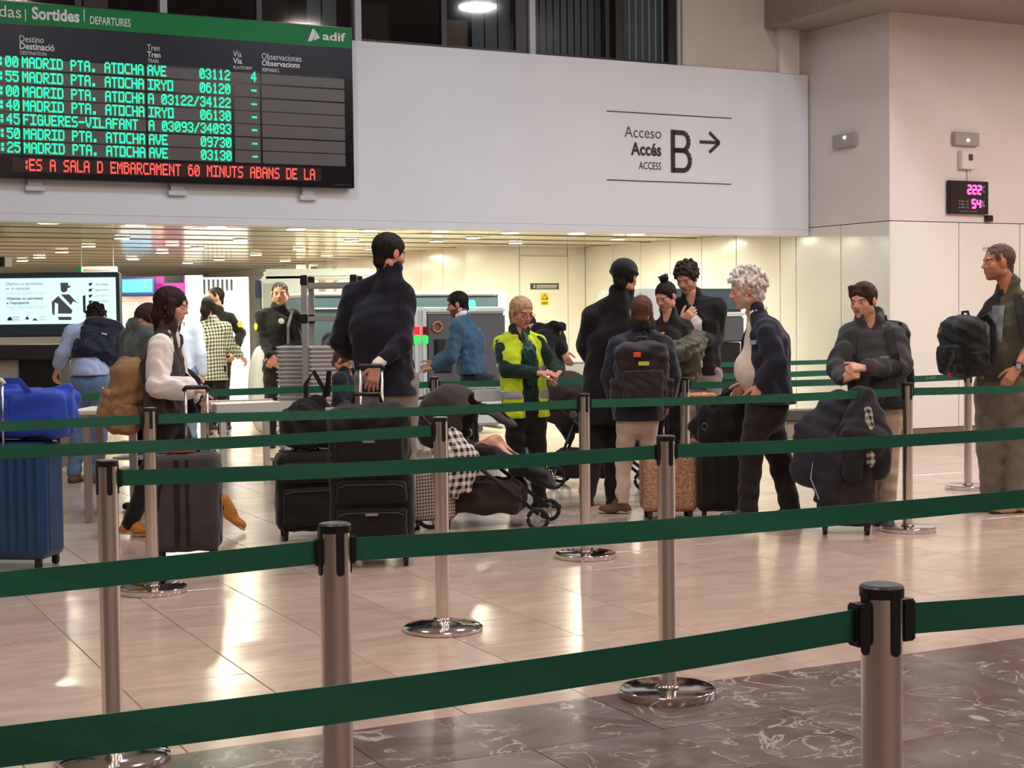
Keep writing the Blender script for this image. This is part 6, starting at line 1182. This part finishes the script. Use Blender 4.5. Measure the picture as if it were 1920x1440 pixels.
# table at left with steel legs
tb = thing('side_table', zpl(185, 965), 'white table with square steel legs behind the blue bag', 'table'); YB = zpl(160, 980)[1]; zt = at(150, 770, YB)[2]; x0, x1 = at(128, 770, YB)[0], at(262, 770, YB)[0]
MB().box(((x0+x1)/2, YB+.28, zt-.015), (x1-x0, .62, .03)).build('table_top', mat('white_laminate', (222, 216, 208), .4), tb, bevel=.004)
for x in (at(163, 800, YB)[0], x1-.05):
    for y in (YB, YB+.55): MB().box((x+(-.065 if y > YB+.1 and x < (x0+x1)/2 else 0), y, zt/2-.015), (.05, .05, zt-.03)).build('leg', M_AL2, tb, bevel=.004)
for z in (.33, .42, .52): MB().box((x1-.16, YB+.4, z), (.2, .3, .02)).build('shelf', mat('grey_shelf', (150, 148, 146), .5), tb)
# body scanner portal
YG = 18.6
def gp(u, v, dy=0): return at(u, v, YG+dy)
bs = thing('body_scanner', np.array([gp(518, 700)[0], YG+.4, 0]), 'white walk-through body scanner portal behind the smiling guard', 'scanner')
z1 = gp(520, 516)[2]; xa, xb = gp(477, 600)[0], gp(562, 600)[0]
MB().box(((xa+xb)/2, YG+.45, z1/2), (xb-xa, .10, z1)).build('side_panel', M_SWHT, bs, bevel=.03); MB().box(((xa+xb)/2+.9, YG+.9, z1/2), (.12, 1.0, z1)).build('side_panel', M_SWHT, bs, bevel=.03); MB().box(((xa+xb)/2+.45, YG+.9, z1+.03), (xb-xa+.8, 1.0, .12)).build('roof', M_SWHT, bs, bevel=.03)
a, b = gp(484, 530), gp(509, 578); MB().box(((a[0]+b[0])/2, YG+.395, (a[2]+b[2])/2), (b[0]-a[0], .012, a[2]-b[2])).build('window', mat('smoked_panel', (178, 182, 174), .3), bs, bevel=.004)
a = gp(474, 540); MB().box((a[0], YG+.42, 1.1), (.06, .08, 1.2)).build('edge_post', M_SLATE, bs, bevel=.01); MB().box((a[0], YG+.42, 1.80), (.07, .09, .22)).build('edge_cap', mat('navy_cap', (36, 44, 96), .4), bs, bevel=.01)
s = SDF(.02); s.ell((a[0]+.02, YG+.35, .55), (.16, .18, .55)).cut((0, 0, .01), (0, 0, -1)); sdf_obj('base_fairing', s, M_SWHT, bs)
# far back: kiosks, monitors, banner, striped screen
def far_box(name, label, cat, u0, u1, v0, v1, Y, dep, m, floorz=True, parts=()):
    a = at(u0, v0, Y); b = at(u1, v1, Y); t = thing(name, np.array([(a[0]+b[0])/2, Y, b[2] if not floorz else max(b[2], 0)]), label, cat); MB().box(((a[0]+b[0])/2, Y+dep/2, (a[2]+b[2])/2), (b[0]-a[0], dep, a[2]-b[2])).build('body', m, t, bevel=.008)
    for nm, p0, p1, q0, q1, mm in parts: c0, c1 = at(p0, q0, Y-.012), at(p1, q1, Y-.012); MB().box(((c0[0]+c1[0])/2, Y-.006, (c0[2]+c1[2])/2), (c1[0]-c0[0], .012, c0[2]-c1[2])).build(nm, mm, t)
    return t
far_box('wall_monitor', 'blue lit monitor hanging at the back left of the control hall', 'monitor', 226, 290, 520, 553, 25, .12, mat('navy_bezel', (30, 44, 120), .4), False, [('display', 229, 286, 524, 548, M_BLUE)])
M_PURP = mat('purple_banner', (150, 40, 130), .5, emit=(190, 50, 170), estr=.5); far_box('banner', 'purple lit advertising banner next to the blue monitor', 'banner', 289, 346, 518, 556, 25.4, .08, M_PURP, False, [('dark_motif', 308, 344, 518, 530, M_NAVY)])
far_box('kiosk', 'pale pink lit ticket kiosk panel under the blue monitor', 'kiosk', 226, 300, 556, 742, 25.2, .5, mat('pale_pink_panel', (228, 206, 204), .5, emit=(236, 214, 214), estr=.25), True, [('plan_print', 237, 252, 570, 592, M_TXD), ('plan_print', 258, 274, 566, 584, M_TXD), ('counter', 226, 300, 605, 640, M_SWHT)])
far_box('lit_panel', 'bright white lit wall panel at the back of the control hall', 'panel', 346, 384, 516, 800, 28.0, .12, mat('white_light_panel', (240, 240, 240), .4, emit=(255, 255, 250), estr=.9))
st = far_box('striped_screen', 'white screen with dark blue vertical stripes behind the guards', 'screen', 376, 470, 520, 800, 27.5, .10, mat('white_screen', (236, 238, 240), .4, emit=(250, 252, 255), estr=.6), True)
for i in range(7): u = 381+i*8.5; a, b = at(u, 524, 27.48), at(u+4, 552, 27.48); MB().box(((a[0]+b[0])/2, 27.485, (a[2]+b[2])/2), (b[0]-a[0], .02, a[2]-b[2])).build('stripe', mat('slate_blue_stripe', (86, 110, 128), .6), st)
for (u0, v0, u1, v1) in ((414, 545, 440, 572), (414, 574, 440, 612), (384, 560, 412, 600)): a, b = at(u0, v0, 27.45), at(u1, v1, 27.45); MB().box(((a[0]+b[0])/2, 27.46, (a[2]+b[2])/2), (b[0]-a[0], .02, a[2]-b[2])).build('notice', mat('white_light_panel', (240, 240, 240), .4), st)
far_box('green_sign', 'white wall sign with green end behind the tall man', 'sign', 628, 705, 505, 527, 24.2, .03, mat('white_sign', (232, 232, 226), .5), False, [('green_end', 628, 634, 505, 527, M_HEAD), ('print_line', 640, 690, 509, 512, M_TXD), ('print_line', 640, 672, 516, 519, M_TXD)])
far_box('green_sign', 'white hanging sign with green end above the information screen', 'sign', 144, 220, 500, 514, 19, .03, mat('white_sign', (232, 232, 226), .5), False, [('green_end', 144, 152, 500, 514, M_HEAD), ('print_line', 158, 208, 504, 507, M_TXD)])
gs = [o for o in COL.objects if o.get('label', '').endswith('above the information screen')][0]; c = np.array(gs.location)
for e in (-.2, .2): MB().tube([c+[e, .015, .05], [c[0]+e, c[1]+.015, ZP]], .006, 6).build('hanger_rod', M_AL2, gs)
far_box('poster', 'grey framed poster left of the aluminium rack, left one', 'poster', 555, 575, 496, 548, 26, .04, mat('grey_poster', (196, 198, 194), .6), False); far_box('poster', 'grey framed poster left of the aluminium rack, right one', 'poster', 579, 598, 495, 548, 25.8, .04, mat('pale_poster', (212, 214, 208), .6), False, [('print_block', 582, 595, 500, 504, M_TXG), ('print_block', 583, 593, 510, 524, M_TXD)])
far_box('ceiling_screen', 'dark hanging screen under the ceiling left of the posters', 'screen', 474, 504, 503, 518, 24, .3, mat('dark_monitor', (60, 58, 54), .5), False, [('display', 476, 502, 505, 516, M_TXB)])
far_box('ceiling_screen', 'brown hanging display box at the top left corner of the control hall', 'screen', -30, 9, 482, 500, 20, .3, mat('dark_brown_box', (62, 50, 42), .5), False, [('display', -28, 7, 484, 498, M_TXB)])
# wall signs on the back wall
def wsign(name, label, u0, u1, v0, v1, m, parts):
    seg = (cI, cJ); tt = _n(cI-cJ); nn = np.array([tt[1], -tt[0], 0]); nn = nn if nn@(CP-cI) > 0 else -nn; p0 = on_seg(u0, v1, *seg); p1 = on_seg(u1, v0, *seg); w = abs((p1-p0)@tt); h = p1[2]-p0[2]; c = (p0+p1)/2+nn*.012
    t = thing(name, c-UP*h/2, label, 'sign'); MB().box(c, (w, .014, h), [tt, nn, UP]).build('plate', m, t, bevel=.002)
    for nm, x, z, ww, hh, mm in parts: MB().box(c+tt*x*w+UP*z*h+nn*.009, (ww*w, .006, hh*h), [tt, nn, UP]).build(nm, mm, t)
    return t, c, tt, nn, w, h
wsign('door_sign', 'narrow dark green sign on the cream wall above the yellow notice', 993, 1047, 531, 543, mat('sign_green_black', (58, 66, 50), .5), [('white_strip', .08, .1, .72, .28, M_TXD), ('white_strip', .06, -.22, .70, .16, M_TXD), ('running_figure', -.36, 0, .06, .5, M_TXD)])
M_YS = mat('warning_yellow', (232, 208, 50), .5); t, c, tt, nn, w, h = wsign('warning_sign', 'yellow warning notice with black triangle on the cream wall', 1012, 1028, 549, 573, M_YS, [('text_line', 0, -.26, .7, .05, M_TXB), ('text_line', 0, -.36, .6, .05, M_TXB)])
k = MB(); cc = c+UP*.16*h+nn*.014; k.tube([cc+tt*w*.34-UP*h*.16, cc+UP*h*.24, cc-tt*w*.34-UP*h*.16, cc+tt*w*.34-UP*h*.16], .006, 5); k.build('triangle', M_TXB, t)
# door on the back wall
seg = (cI, cJ); tt = _n(cI-cJ); nn = np.array([tt[1], -tt[0], 0]); nn = nn if nn@(CP-cI) > 0 else -nn
p0, p1 = on_seg(978, 700, *seg), on_seg(1063, 481, *seg); w = abs((p1-p0)@tt); c = (p0+p1)/2; dz = p1[2]
d = MB().box(np.array([c[0], c[1], dz/2+.005])+nn*.008, (w, .02, dz-.01), [tt, nn, UP]).build('door_1', M_PANEL, bevel=.003); d['kind'] = 'structure'
# grey bench by the return wall
bp = zpl(1522, 822); bn = thing('bench', bp, 'low dark grey bench by the glossy wall panels', 'bench'); z = at(1522, 770, bp[1])[2]; MB().box((bp[0], bp[1]+.2, z-.06), (.62, .4, .12)).build('seat', mat('bench_grey', (84, 78, 76), .5), bn, bevel=.012); MB().box((bp[0], bp[1]+.22, (z-.12)/2), (.54, .34, z-.12)).build('plinth', mat('bench_plinth', (170, 160, 148), .6), bn, bevel=.006)
